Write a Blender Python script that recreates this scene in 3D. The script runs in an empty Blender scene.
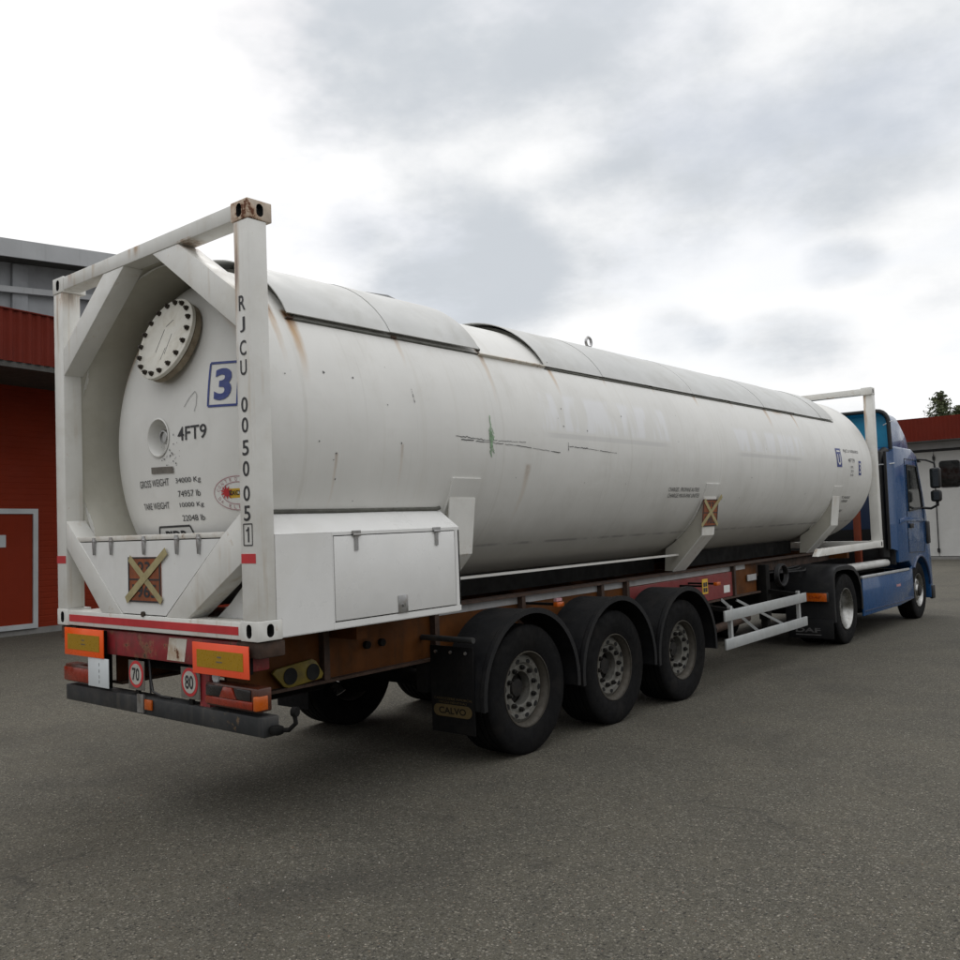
import bpy, bmesh, math, random
import numpy as np
from mathutils import Matrix, Vector
random.seed(7)
PI = math.pi
S = bpy.context.scene
C = S.collection

# ------------------------------------------------------------------ camera
cam_d = bpy.data.cameras.new('camera')
cam = bpy.data.objects.new('camera', cam_d)
C.objects.link(cam)
cam_d.sensor_fit = 'HORIZONTAL'
cam_d.sensor_width = 36.0
cam_d.lens = 36.0 * 899.36 / 960.0
cam_d.clip_start = 0.05
cam_d.clip_end = 3000
_r = Vector((0.76881458, 0.63885895, -0.02798892))
_u = Vector((0.05904295, -0.02733539, 0.99788111))
_f = Vector((-0.63674019, 0.7688381, 0.05873596))
_m = Matrix((( _r.x, _u.x, -_f.x, 5.517), (_r.y, _u.y, -_f.y, -3.1627), (_r.z, _u.z, -_f.z, 1.7436), (0, 0, 0, 1)))
cam.matrix_world = _m
S.camera = cam

S.cycles.max_bounces = 6
S.cycles.diffuse_bounces = 3
S.cycles.glossy_bounces = 3

# ------------------------------------------------------------------ exposure
S.view_settings.view_transform = 'Standard'
S.view_settings.look = 'None'
S.view_settings.exposure = 0.0
S.view_settings.gamma = 1.0
S.view_settings.use_curve_mapping = False

# ------------------------------------------------------------------ sun + sky
SUN_AZ, SUN_EL = -58.0, 48.0          # degrees, azimuth from +Y towards +X
sd = bpy.data.lights.new('sun', 'SUN')
sd.energy = 0.5
sd.angle = math.radians(30)
sd.color = (1.0, 0.965, 0.91)
sun = bpy.data.objects.new('sun', sd)
C.objects.link(sun)
_sdir = Vector((math.sin(math.radians(SUN_AZ)) * math.cos(math.radians(SUN_EL)),
                math.cos(math.radians(SUN_AZ)) * math.cos(math.radians(SUN_EL)), math.sin(math.radians(SUN_EL))))
sun.rotation_euler = _sdir.to_track_quat('Z', 'Y').to_euler()
sun.location = (-20, 10, 30)


class NT:
    """tiny node-graph helper"""
    def __init__(self, tree):
        self.t = tree
        self.n = tree.nodes
        self.l = tree.links

    def node(self, typ, **kw):
        n = self.n.new(typ)
        for k, v in kw.items():
            setattr(n, k, v)
        return n

    def put(self, sock, v):
        if isinstance(v, bpy.types.NodeSocket):
            self.l.new(v, sock)
        else:
            sock.default_value = v

    def math(self, op, a, b=None, c=None, clamp=False):
        n = self.node('ShaderNodeMath', operation=op, use_clamp=clamp)
        self.put(n.inputs[0], a)
        if b is not None:
            self.put(n.inputs[1], b)
        if c is not None:
            self.put(n.inputs[2], c)
        return n.outputs[0]

    def vmath(self, op, a, b=None, out=0):
        n = self.node('ShaderNodeVectorMath', operation=op)
        self.put(n.inputs[0], a)
        if b is not None:
            self.put(n.inputs[1], b)
        return n.outputs[out]

    def mix(self, f, a, b, mode='MIX'):
        n = self.node('ShaderNodeMix', data_type='RGBA', blend_type=mode, clamp_factor=True)
        self.put(n.inputs[0], f)
        self.put(n.inputs[6], a if isinstance(a, bpy.types.NodeSocket) else (*a[:3], 1))
        self.put(n.inputs[7], b if isinstance(b, bpy.types.NodeSocket) else (*b[:3], 1))
        return n.outputs[2]

    def ramp(self, x, lo, hi, a=0.0, b=1.0, smooth=True):
        n = self.node('ShaderNodeMapRange', interpolation_type='SMOOTHSTEP' if smooth else 'LINEAR')
        self.put(n.inputs[0], x)
        for i, v in zip((1, 2, 3, 4), (lo, hi, a, b)):
            self.put(n.inputs[i], v)
        return n.outputs[0]

    def noise(self, vec, scale, detail=4, rough=0.55, dist=0.0):
        n = self.node('ShaderNodeTexNoise')
        self.put(n.inputs['Vector'], vec)
        n.inputs['Scale'].default_value = scale
        n.inputs['Detail'].default_value = detail
        n.inputs['Roughness'].default_value = rough
        n.inputs['Distortion'].default_value = dist
        return n.outputs[0]

    def voro(self, vec, scale, feature='F1', out=0, rnd=1.0):
        n = self.node('ShaderNodeTexVoronoi', feature=feature)
        self.put(n.inputs['Vector'], vec)
        n.inputs['Scale'].default_value = scale
        n.inputs['Randomness'].default_value = rnd
        return n.outputs[out]

    def scale(self, vec, s):
        return self.vmath('MULTIPLY', vec, s)

    def sep(self, vec):
        n = self.node('ShaderNodeSeparateXYZ')
        self.put(n.inputs[0], vec)
        return n.outputs

    def comb(self, x, y, z):
        n = self.node('ShaderNodeCombineXYZ')
        for i, v in enumerate((x, y, z)):
            self.put(n.inputs[i], v)
        return n.outputs[0]


def pix_dir(px, py):
    f = 899.36
    d = _f + _r * ((px - 480) / f) - _u * ((py - 480) / f)
    return d.normalized()


W = bpy.data.worlds.new('World')
S.world = W
W.use_nodes = True
W.cycles.sampling_method = 'MANUAL'
W.cycles.sample_map_resolution = 256
g = NT(W.node_tree)
g.n.clear()
out = g.node('ShaderNodeOutputWorld')
tc = g.node('ShaderNodeTexCoord')
sky = g.node('ShaderNodeTexSky', sky_type='NISHITA')
sky.sun_disc = False
sky.sun_elevation = math.radians(SUN_EL)
sky.sun_rotation = math.radians(SUN_AZ)
sky.air_density = 1.0
sky.dust_density = 3.0
d0 = g.vmath('NORMALIZE', tc.outputs['Generated'])
dz = g.sep(d0)[2]
dxy = g.sep(d0)
inv = g.math('DIVIDE', 1.0, g.math('ADD', g.math('MAXIMUM', dz, 0.0), 0.16))
pl = g.comb(g.math('MULTIPLY', dxy[0], inv), g.math('MULTIPLY', dxy[1], inv), 0.3)
n1 = g.noise(pl, 0.9, 4, 0.57)
n2 = g.noise(g.vmath('ADD', pl, (3.7, 1.9, 0.0)), 2.1, 5, 0.6, 0.0)
# wispy warp used for the edges of the heavier cloud bodies
n3 = g.noise(g.scale(d0, (1.0, 1.0, 1.7)), 6.0, 8, 0.60)
dw = d0
cover = g.ramp(n1, 0.40, 0.66)
fine = g.ramp(n2, 0.36, 0.70)
dark = g.math('ADD', g.math('MULTIPLY', cover, 0.10), g.math('MULTIPLY', fine, 0.12))


def cloud(px, py, rx, ry, tilt=0.0):
    """soft cloud body around a direction in the sky, sized in degrees"""
    c = pix_dir(px, py)
    e1 = Vector((0, 0, 1)).cross(c).normalized() * -1
    e2 = c.cross(e1).normalized()
    if e2.z < 0:
        e2 = -e2
    t = math.radians(tilt)
    a1 = (e1 * math.cos(t) + e2 * math.sin(t)) / math.tan(math.radians(rx))
    a2 = (-e1 * math.sin(t) + e2 * math.cos(t)) / math.tan(math.radians(ry))
    u = g.vmath('DOT_PRODUCT', dw, tuple(a1), out=1)
    v = g.vmath('DOT_PRODUCT', dw, tuple(a2), out=1)
    r2 = g.math('ADD', g.math('MULTIPLY', u, u), g.math('MULTIPLY', v, v))
    return g.ramp(r2, 1.9, 0.0)


body = 0.0
for px, py, rx, ry, tl, k in ((395, 25, 16, 6.4, 4, 0.66), (450, 262, 6.6, 4.6, -25, 0.60), (715, 190, 18, 4.6, 14, 0.42),
                              (300, 220, 4.2, 3.0, 0, 0.34), (838, 265, 2.4, 1.3, 5, 0.34), (676, 336, 2.6, 1.7, 0, 0.38),
                              (778, 345, 4.2, 2.0, 0, 0.38), (930, 235, 7, 6, 0, 0.16), (880, 50, 13, 5, 10, 0.24), (560, 160, 8, 2.4, 15, 0.20)):
    body = g.math('MULTIPLY_ADD', cloud(px, py, rx, ry, tl), k, body)
front = g.ramp(g.vmath('DOT_PRODUCT', d0, tuple(_f), out=1), 0.1, 0.4)
field = g.math('MULTIPLY_ADD', body, front, g.math('MULTIPLY', dark, 0.45))
field = g.math('ADD', field, g.math('ADD', g.math('MULTIPLY', g.math('SUBTRACT', n3, 0.5), 0.85), g.math('MULTIPLY', g.math('SUBTRACT', n2, 0.5), 0.40)))
dark = g.math('ADD', g.math('MULTIPLY', g.ramp(field, 0.10, 0.78), 0.68), g.math('MULTIPLY', dark, 0.26))
# bright thin cloud in front of the sun side of the sky
glow = g.ramp(g.vmath('DOT_PRODUCT', d0, tuple(pix_dir(10, 130)), out=1), 0.958, 0.992)
dark = g.math('MULTIPLY', dark, g.math('SUBTRACT', 1.0, g.math('MULTIPLY', glow, 0.97)))
ccol = g.mix(g.math('MINIMUM', dark, 1.0), (1.0, 1.0, 1.0), (0.42, 0.47, 0.53))
skc = g.mix(1.0, sky.outputs[0], (0.12, 0.12, 0.12), 'MULTIPLY')
ccol = g.mix(g.math('MULTIPLY', g.ramp(n2, 0.60, 0.40), 0.16), ccol, skc)
# overcast luminance: dim at the horizon, bright overhead, and bright all the way down on the sun's side
up = g.math('MAXIMUM', dz, 0.0)
far_side = g.math('ADD', 0.34, g.math('MULTIPLY', g.math('POWER', up, 0.9), 1.30))
sun_side = g.math('ADD', 1.05, g.math('MULTIPLY', g.ramp(up, 0.45, 0.95), 0.50))
sh = Vector((math.sin(math.radians(-42)), math.cos(math.radians(-42)), 0))
side = g.ramp(g.vmath('DOT_PRODUCT', d0, tuple(sh), out=1), -0.15, 0.62)
lum = g.math('ADD', g.math('MULTIPLY', far_side, g.math('SUBTRACT', 1.0, side)), g.math('MULTIPLY', sun_side, side))
ccol = g.vmath('SCALE', ccol)
g.put(ccol.node.inputs[3], lum)
bg = g.node('ShaderNodeBackground')
g.put(bg.inputs[0], ccol)
bg.inputs[1].default_value = 1.0
g.l.new(bg.outputs[0], out.inputs[0])

# ------------------------------------------------------------------ materials
MATS = {}


def newmat(name):
    m = bpy.data.materials.new(name)
    m.use_nodes = True
    g = NT(m.node_tree)
    b = m.node_tree.nodes['Principled BSDF']
    MATS[name] = m
    return m, g, b


def objco(g):
    return g.node('ShaderNodeTexCoord').outputs['Object']


def plain(name, col, rough=0.5, metal=0.0, vary=0.12, scale=3.0, dirt=None, dirt_amt=0.4, dscale=2.0, streak=None, bump=0.0, bscale=60,
          chips=None, chip_lo=0.66, chip_scale=9.0, spec=0.5, coat=0.0, runs=()):
    """painted / raw surface: tone variation, dirt clouds, runs (stretched along z), chips and fine relief"""
    m, g, b = newmat(name)
    co = objco(g)
    n = g.noise(co, scale, 5, 0.6)
    c = g.mix(g.ramp(n, 0.3, 0.7), [max(0, x * (1 - vary)) for x in col], [min(1, x * (1 + vary)) for x in col])
    rg = g.ramp(g.noise(co, scale * 2.3, 4), 0.3, 0.7, max(0.03, rough - 0.1), min(1, rough + 0.1))
    if dirt:
        dn = g.math('MULTIPLY', g.ramp(g.noise(co, dscale, 8, 0.65, 0.4), 0.44, 0.72), dirt_amt)
        c = g.mix(dn, c, dirt)
    if streak:
        sc, amt = streak
        sv = g.noise(g.scale(co, (14, 14, 0.7)), 1.0, 5, 0.6)
        sm = g.math('MULTIPLY', g.ramp(sv, 0.52, 0.74), g.ramp(g.noise(co, 1.7, 4), 0.42, 0.62))
        c = g.mix(g.math('MULTIPLY', sm, amt), c, sc)
    if chips:
        cn = g.ramp(g.noise(co, chip_scale, 9, 0.72), chip_lo, chip_lo + 0.035)
        ring = g.ramp(g.noise(co, chip_scale, 9, 0.72), chip_lo - 0.07, chip_lo)
        c = g.mix(g.math('MULTIPLY', ring, 0.35), c, (0.36, 0.22, 0.10))
        c = g.mix(cn, c, chips)
        rg = g.math('MAXIMUM', rg, g.math('MULTIPLY', cn, 0.85))
    if runs:                                     # rust runs: (x, z top, z bottom, half width, strength)
        x, y, z = g.sep(co)
        nn = g.noise(g.scale(co, (30, 30, 3)), 1.0, 5, 0.65)
        for (x0, zt, zb, hw, k) in runs:
            t = g.math('DIVIDE', g.math('SUBTRACT', zt, z), zt - zb)
            mk = g.ramp(g.math('ABSOLUTE', g.math('SUBTRACT', x, x0)), hw, hw * 0.2)
            mk = g.math('MULTIPLY', g.math('MULTIPLY', mk, g.ramp(t, -0.02, 0.03)), g.ramp(t, 1.0, 0.2))
            mk = g.math('MULTIPLY', g.math('MULTIPLY', mk, g.ramp(nn, 0.3, 0.6)), k)
            c = g.mix(mk, c, g.mix(g.ramp(nn, 0.5, 0.65), (0.38, 0.22, 0.09), (0.15, 0.055, 0.02)))
    g.put(b.inputs['Base Color'], c)
    g.put(b.inputs['Roughness'], rg)
    b.inputs['Metallic'].default_value = metal
    b.inputs['Specular IOR Level'].default_value = spec
    b.inputs['Coat Weight'].default_value = coat
    if bump:
        bn = g.node('ShaderNodeBump')
        bn.inputs['Strength'].default_value = bump
        bn.inputs['Distance'].default_value = 0.004
        g.put(bn.inputs['Height'], g.noise(co, bscale, 5, 0.6))
        g.l.new(bn.outputs[0], b.inputs['Normal'])
    return m


RUST = (0.13, 0.045, 0.018)
plain('frame_white', (0.72, 0.715, 0.68), 0.42, vary=0.05, dirt=(0.50, 0.46, 0.38), dirt_amt=0.35, dscale=2.6, streak=((0.42, 0.30, 0.16), 0.5),
      chips=RUST, chip_lo=0.675, chip_scale=6.0, bump=0.15, bscale=25, runs=((1.10, 2.47, 1.75, 0.035, 0.85), (1.085, 2.30, 1.2, 0.02, 0.5), (-1.155, 2.47, 1.75, 0.02, 0.7), (-1.10, 2.475, 2.30, 0.06, 0.7),
      (-0.02, 2.60, 2.485, 0.055, 1.0), (-0.11, 2.60, 2.485, 0.03, 0.8), (-0.60, 2.60, 2.50, 0.03, 0.5), (0.55, 2.50, 2.42, 0.12, 0.7), (-0.95, 2.60, 2.48, 0.05, 0.6), (1.145, 0.10, 0.0, 0.03, 0.7)))
plain('box_white', (0.76, 0.76, 0.745), 0.34, vary=0.03, dirt=(0.60, 0.58, 0.52), dirt_amt=0.22, dscale=1.6, bump=0.12, bscale=9)
plain('hatch_white', (0.76, 0.76, 0.74), 0.4, vary=0.04, dirt=(0.5, 0.48, 0.44), dirt_amt=0.25, dscale=3, chips=(0.22, 0.20, 0.18), chip_lo=0.735, chip_scale=6)
plain('old_white', (0.66, 0.63, 0.56), 0.5, vary=0.12, dirt=(0.36, 0.22, 0.11), dirt_amt=0.75, dscale=6, chips=RUST, chip_lo=0.60, chip_scale=10)
plain('ledge_white', (0.70, 0.68, 0.63), 0.5, vary=0.08, dirt=(0.42, 0.30, 0.18), dirt_amt=0.5, dscale=7, chips=RUST, chip_lo=0.63, chip_scale=9)
plain('rusty_casting', (0.62, 0.52, 0.42), 0.65, vary=0.2, dirt=(0.30, 0.13, 0.06), dirt_amt=0.85, dscale=7, chips=(0.14, 0.05, 0.022), chip_lo=0.56, chip_scale=9, bump=0.3)
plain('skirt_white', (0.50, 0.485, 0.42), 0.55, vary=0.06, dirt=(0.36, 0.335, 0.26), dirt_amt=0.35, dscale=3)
plain('shield_white', (0.55, 0.555, 0.54), 0.5, vary=0.05, scale=2, dirt=(0.38, 0.37, 0.33), dirt_amt=0.4, dscale=2.2, bump=0.15, bscale=4)
plain('cover_cream', (0.72, 0.70, 0.63), 0.5, vary=0.07, dirt=(0.45, 0.40, 0.30), dirt_amt=0.4, dscale=8, chips=(0.12, 0.10, 0.08), chip_lo=0.70, chip_scale=10)
plain('flange_brown', (0.30, 0.25, 0.18), 0.65, vary=0.25, dirt=(0.12, 0.08, 0.045), dirt_amt=0.7, dscale=9)
plain('bolt_dark', (0.035, 0.028, 0.020), 0.65, metal=0.2, vary=0.4, scale=20, dirt=(0.09, 0.045, 0.02), dirt_amt=0.6, dscale=16)
plain('steel', (0.42, 0.42, 0.42), 0.38, metal=0.85, vary=0.15, scale=15, dirt=(0.2, 0.15, 0.1), dirt_amt=0.5, dscale=12)
plain('bright_steel', (0.36, 0.36, 0.35), 0.30, metal=1.0, vary=0.12, scale=6, dirt=(0.16, 0.14, 0.12), dirt_amt=0.6, dscale=8)
plain('black_rubber', (0.005, 0.005, 0.0055), 0.75, vary=0.2, scale=9, dirt=(0.015, 0.013, 0.011), dirt_amt=0.45, dscale=5, bump=0.2, bscale=40, spec=0.2)
plain('tyre_rubber', (0.0050, 0.0050, 0.0055), 0.8, vary=0.2, scale=7, dirt=(0.017, 0.015, 0.013), dirt_amt=0.5, dscale=4.5, bump=0.25, bscale=70, spec=0.15)
plain('mudguard_black', (0.0075, 0.008, 0.0095), 0.55, vary=0.2, scale=4, dirt=(0.022, 0.020, 0.018), dirt_amt=0.5, dscale=5, bump=0.2, bscale=30, spec=0.3)
plain('rim_grey', (0.150, 0.146, 0.130), 0.6, metal=0.25, vary=0.28, scale=11, dirt=(0.05, 0.04, 0.028), dirt_amt=0.85, dscale=11)
plain('rim_edge', (0.062, 0.055, 0.044), 0.65, metal=0.25, vary=0.25, scale=11, dirt=(0.045, 0.035, 0.024), dirt_amt=0.6, dscale=12)
plain('hub_dark', (0.012, 0.011, 0.010), 0.65, metal=0.3, vary=0.3, scale=12, dirt=(0.035, 0.028, 0.02), dirt_amt=0.5, dscale=14)
plain('hole_shade_black', (0.006, 0.006, 0.006), 0.9, vary=0.0)  # shade inside openings, put into the colour
plain('chassis_orange', (0.105, 0.034, 0.0055), 0.65, vary=0.22, dirt=(0.040, 0.020, 0.008), dirt_amt=0.7, dscale=3.2, streak=((0.03, 0.018, 0.010), 0.5), bump=0.2, spec=0.2)
plain('chassis_red', (0.20, 0.026, 0.026), 0.55, vary=0.16, dirt=(0.10, 0.035, 0.03), dirt_amt=0.5, dscale=3, chips=(0.13, 0.07, 0.05), chip_lo=0.70)
plain('rust_flange', (0.055, 0.030, 0.019), 0.8, vary=0.35, scale=8, dirt=(0.022, 0.016, 0.013), dirt_amt=0.6, dscale=6, bump=0.4)
plain('grey_tape', (0.40, 0.40, 0.40), 0.5, vary=0.12, dirt=(0.2, 0.17, 0.14), dirt_amt=0.5, dscale=4)
plain('axle_black', (0.005, 0.0048, 0.0045), 0.8, vary=0.3, dirt=(0.014, 0.011, 0.008), dirt_amt=0.5, dscale=4, spec=0.2)
plain('bolster_red', (0.26, 0.022, 0.028), 0.5, vary=0.2, dirt=(0.09, 0.035, 0.028), dirt_amt=0.7, dscale=5, streak=((0.05, 0.03, 0.02), 0.6), chips=(0.07, 0.045, 0.03), chip_lo=0.62)
plain('bumper_grey', (0.022, 0.024, 0.026), 0.6, vary=0.25, scale=5, dirt=(0.060, 0.054, 0.046), dirt_amt=0.6, dscale=5, streak=((0.09, 0.08, 0.065), 0.4), chips=(0.08, 0.04, 0.02), chip_lo=0.68)
plain('marker_orange', (1.0, 0.115, 0.008), 0.35, vary=0.04)
plain('marker_red', (0.98, 0.11, 0.04), 0.35, vary=0.04)
plain('marker_yellow', (0.36, 0.205, 0.004), 0.35, vary=0.06, scale=40)
plain('plate_white', (0.66, 0.70, 0.72), 0.45, vary=0.03)
plain('print_black', (0.025, 0.025, 0.028), 0.5, vary=0.25, scale=30)
plain('print_faded', (0.10, 0.10, 0.10), 0.55, vary=0.5, scale=35)
plain('print_blue', (0.035, 0.055, 0.22), 0.45, vary=0.12, scale=20)
plain('print_pale_blue', (0.40, 0.44, 0.56), 0.5, vary=0.15)
plain('print_red', (0.50, 0.03, 0.035), 0.45, vary=0.15)
plain('print_rose', (0.42, 0.22, 0.24), 0.5, vary=0.2, scale=40)
plain('sticker_white', (0.74, 0.74, 0.71), 0.5, vary=0.04)
plain('sticker_yellow', (0.68, 0.42, 0.04), 0.5, vary=0.1)
plain('plate_grey', (0.17, 0.155, 0.135), 0.55, metal=0.3, vary=0.2, scale=14)
plain('hazard_orange', (0.25, 0.065, 0.018), 0.55, vary=0.2, scale=12, dirt=(0.14, 0.05, 0.025), dirt_amt=0.6, dscale=9)
plain('lens_body', (0.085, 0.022, 0.010), 0.35, vary=0.25, scale=8, dirt=(0.03, 0.016, 0.01), dirt_amt=0.6, dscale=9, coat=0.2)
plain('paper_tape', (0.36, 0.305, 0.155), 0.75, vary=0.16, scale=14)
plain('lens_red', (0.26, 0.024, 0.008), 0.28, vary=0.18, scale=10, coat=0.3, dirt=(0.08, 0.02, 0.01), dirt_amt=0.4, dscale=14)
plain('lens_amber', (0.50, 0.095, 0.006), 0.25, vary=0.12, scale=10, coat=0.3)
plain('lens_dark', (0.016, 0.014, 0.015), 0.2, vary=0.2, scale=10, coat=0.3)
plain('old_yellow', (0.17, 0.125, 0.010), 0.6, vary=0.2, dirt=(0.05, 0.035, 0.01), dirt_amt=0.6, dscale=9)
plain('flap_yellow', (0.085, 0.058, 0.018), 0.6, vary=0.15, scale=12)
plain('flap_grey', (0.11, 0.11, 0.11), 0.6, vary=0.3, scale=12)
plain('sign_white', (0.44, 0.43, 0.39), 0.55, vary=0.15, scale=10)
plain('guard_alu', (0.46, 0.48, 0.48), 0.45, metal=0.25, vary=0.08, scale=5, dirt=(0.3, 0.28, 0.25), dirt_amt=0.35, dscale=5)
plain('cab_blue', (0.008, 0.064, 0.190), 0.25, vary=0.06, scale=2, coat=0.35, dirt=(0.03, 0.05, 0.10), dirt_amt=0.2, dscale=2, spec=0.35)
plain('cab_blue_dark', (0.018, 0.040, 0.105), 0.4, vary=0.08, scale=2, coat=0.3)
plain('deflector_skylit_teal', (0.010, 0.26, 0.46), 0.5, vary=0.1, scale=3)  # sky light coming through the laminate is put into the teal
plain('trim_black', (0.008, 0.008, 0.009), 0.5, vary=0.15)
plain('cab_glass', (0.010, 0.013, 0.012), 0.06, vary=0.0, spec=0.8, coat=0.6)
plain('alu_strip', (0.55, 0.57, 0.58), 0.35, metal=0.5, vary=0.06)
plain('air_tank_white', (0.66, 0.66, 0.64), 0.45, vary=0.06, dirt=(0.4, 0.37, 0.32), dirt_amt=0.4)
plain('seal_shade_grey', (0.10, 0.10, 0.085), 0.8, vary=0.3, scale=10)  # seals, and the painted dark of the gap under the shield
plain('red_oxide', (0.25, 0.05, 0.02), 0.6, vary=0.12)
# buildings
plain('facade_red', (0.200, 0.024, 0.0085), 0.7, vary=0.10, scale=0.7, dirt=(0.13, 0.018, 0.008), dirt_amt=0.45, dscale=0.6, streak=((0.10, 0.022, 0.012), 0.3), spec=0.12)
plain('fascia_red', (0.135, 0.017, 0.0085), 0.65, vary=0.07, scale=0.8, streak=((0.08, 0.014, 0.010), 0.3), spec=0.15)
plain('roof_grey', (0.42, 0.43, 0.44), 0.5, vary=0.07, scale=1.0, streak=((0.25, 0.25, 0.25), 0.4))
plain('concrete_grey', (0.30, 0.31, 0.325), 0.8, vary=0.12, scale=1.2, dirt=(0.22, 0.22, 0.23), dirt_amt=0.5, dscale=0.8, streak=((0.16, 0.16, 0.16), 0.35), bump=0.2)
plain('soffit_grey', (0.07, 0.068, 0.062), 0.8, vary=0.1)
plain('frame_alu', (0.44, 0.46, 0.47), 0.5, metal=0.2, vary=0.08, scale=2)
plain('door_white', (0.52, 0.52, 0.50), 0.5, vary=0.05, scale=1.0, dirt=(0.4, 0.39, 0.36), dirt_amt=0.35, dscale=1.0)
plain('plinth', (0.20, 0.195, 0.185), 0.9, vary=0.15, scale=2)
plain('bark', (0.10, 0.075, 0.05), 0.9, vary=0.3, scale=6)


def leafmat(name, a, b_):
    m, g, b = newmat(name)
    n = g.noise(objco(g), 1.3, 5, 0.7)
    g.put(b.inputs['Base Color'], g.mix(g.ramp(n, 0.35, 0.65), a, b_))
    b.inputs['Roughness'].default_value = 0.7
    b.inputs['Transmission Weight'].default_value = 0.0
    b.inputs['Subsurface Weight'].default_value = 0.0


leafmat('needles', (0.040, 0.060, 0.022), (0.115, 0.130, 0.050))


def shell_material():
    m, g, b = newmat('tank_white')
    co = objco(g)
    x, y, z = g.sep(co)
    n = g.noise(co, 1.1, 6, 0.6)
    c = g.mix(g.ramp(n, 0.3, 0.7), (0.70, 0.695, 0.665), (0.77, 0.765, 0.735))
    # broad grime clouds and rain runs down the flank
    c = g.mix(g.math('MULTIPLY', g.ramp(g.noise(co, 2.4, 9, 0.68, 0.5), 0.48, 0.75), 0.22), c, (0.46, 0.44, 0.38))
    sv = g.noise(g.comb(g.math('MULTIPLY', x, 0.5), g.math('MULTIPLY', y, 11.0), g.math('MULTIPLY', z, 0.55)), 1.0, 6, 0.62)
    c = g.mix(g.math('MULTIPLY', g.ramp(sv, 0.50, 0.78), 0.17), c, (0.44, 0.40, 0.31))
    sv2 = g.noise(g.comb(g.math('MULTIPLY', x, 0.3), g.math('MULTIPLY', y, 30.0), g.math('MULTIPLY', z, 0.8)), 1.0, 4, 0.6)
    c = g.mix(g.math('MULTIPLY', g.ramp(sv2, 0.58, 0.80), 0.16), c, (0.42, 0.40, 0.36))
    # road film plus painted underside shade on the lower half of the barrel, with an uneven upper edge
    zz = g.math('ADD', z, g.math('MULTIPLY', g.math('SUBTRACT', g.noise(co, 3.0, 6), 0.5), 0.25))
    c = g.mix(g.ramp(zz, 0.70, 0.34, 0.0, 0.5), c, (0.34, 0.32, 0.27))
    # longitudinal lap seam
    sm = g.math('MULTIPLY', g.ramp(g.math('ABSOLUTE', g.math('SUBTRACT', z, 0.452)), 0.016, 0.004), 0.55)
    c = g.mix(g.math('MULTIPLY', sm, g.ramp(g.noise(co, 4, 4), 0.35, 0.6)), c, (0.20, 0.19, 0.20))
    # girth welds
    gw = g.math('ABSOLUTE', g.math('SUBTRACT', g.math('FRACT', g.math('DIVIDE', g.math('ADD', y, 0.55), 1.98)), 0.5))
    weld = g.ramp(gw, 0.010, 0.003)
    c = g.mix(g.math('MULTIPLY', weld, 0.10), c, (0.40, 0.37, 0.30))
    # removed lettering: cleaner paint in blocky bars
    for (y0, y1, z0, z1, fr) in ((2.9, 5.25, 1.40, 1.72, 3.6), (6.75, 9.05, 1.37, 1.63, 3.9)):
        bx = g.math('MULTIPLY', g.math('MULTIPLY', g.ramp(y, y0, y0 + 0.12), g.ramp(y, y1, y1 - 0.12)),
                    g.math('MULTIPLY', g.ramp(z, z0 - 0.02, z0 + 0.02), g.ramp(z, z1 + 0.03, z1 - 0.03)))
        bars = g.ramp(g.noise(g.comb(0.0, g.math('MULTIPLY', y, fr * 1.6), g.math('MULTIPLY', z, 1.4)), 1.0, 2, 0.5), 0.44, 0.56)
        c = g.mix(g.math('MULTIPLY', g.math('MULTIPLY', bx, bars), 0.55), c, (0.82, 0.83, 0.86))
        under = g.math('MULTIPLY', g.math('MULTIPLY', g.ramp(y, y0, y0 + 0.3), g.ramp(y, y1, y1 - 0.3)),
                       g.ramp(g.math('ABSOLUTE', g.math('SUBTRACT', z, z0 - 0.045)), 0.03, 0.012))
        c = g.mix(g.math('MULTIPLY', under, 0.30), c, (0.42, 0.42, 0.42))
    # rust runs that start at the sun-shield brackets
    gr16 = g.ramp(g.noise(co, 16, 5, 0.7), 0.30, 0.55)
    wob = g.math('MULTIPLY', g.math('SUBTRACT', g.noise(g.comb(0.0, 0.0, z), 4.0, 3), 0.5), 0.05)
    for (y0, zt, zb, w, lean, k) in ((0.515, 2.06, 1.50, 0.060, -0.04, 1.2), (0.37, 2.10, 1.60, 0.040, -0.03, 0.85), (1.47, 2.03, 1.74, 0.035, -0.03, 0.6),
                                     (2.43, 2.05, 1.50, 0.040, -0.05, 0.65), (3.37, 2.03, 1.68, 0.045, -0.02, 0.95),
                                     (4.27, 2.0, 1.86, 0.03, -0.02, 0.5), (5.24, 2.0, 1.88, 0.03, -0.02, 0.5), (6.18, 1.98, 1.82, 0.05, -0.04, 0.6),
                                     (8.2, 2.0, 1.64, 0.075, -0.10, 0.7), (8.6, 1.99, 1.90, 0.25, 0.0, 0.75), (9.13, 1.98, 1.66, 0.05, -0.05, 0.65), (7.16, 1.99, 1.87, 0.05, 0.0, 0.5),
                                     (0.69, 1.12, 0.66, 0.018, 0.0, 0.30), (1.28, 1.20, 0.80, 0.02, 0.0, 0.22), (2.75, 1.1, 0.5, 0.05, -0.05, 0.25)):
        t = g.math('DIVIDE', g.math('SUBTRACT', zt, z), zt - zb)
        yc = g.math('ADD', g.math('ADD', g.math('MULTIPLY', t, lean), y0), wob)
        dd = g.math('ABSOLUTE', g.math('SUBTRACT', y, yc))
        ww = g.math('MULTIPLY', g.math('SUBTRACT', 1.15, g.math('MULTIPLY', t, 0.55)), w)
        mk = g.ramp(g.math('DIVIDE', dd, ww), 1.0, 0.15)
        fade = g.math('MULTIPLY', g.ramp(t, -0.02, 0.03), g.ramp(t, 1.0, 0.1))
        mk = g.math('MULTIPLY', g.math('MULTIPLY', mk, fade), k)
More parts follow.
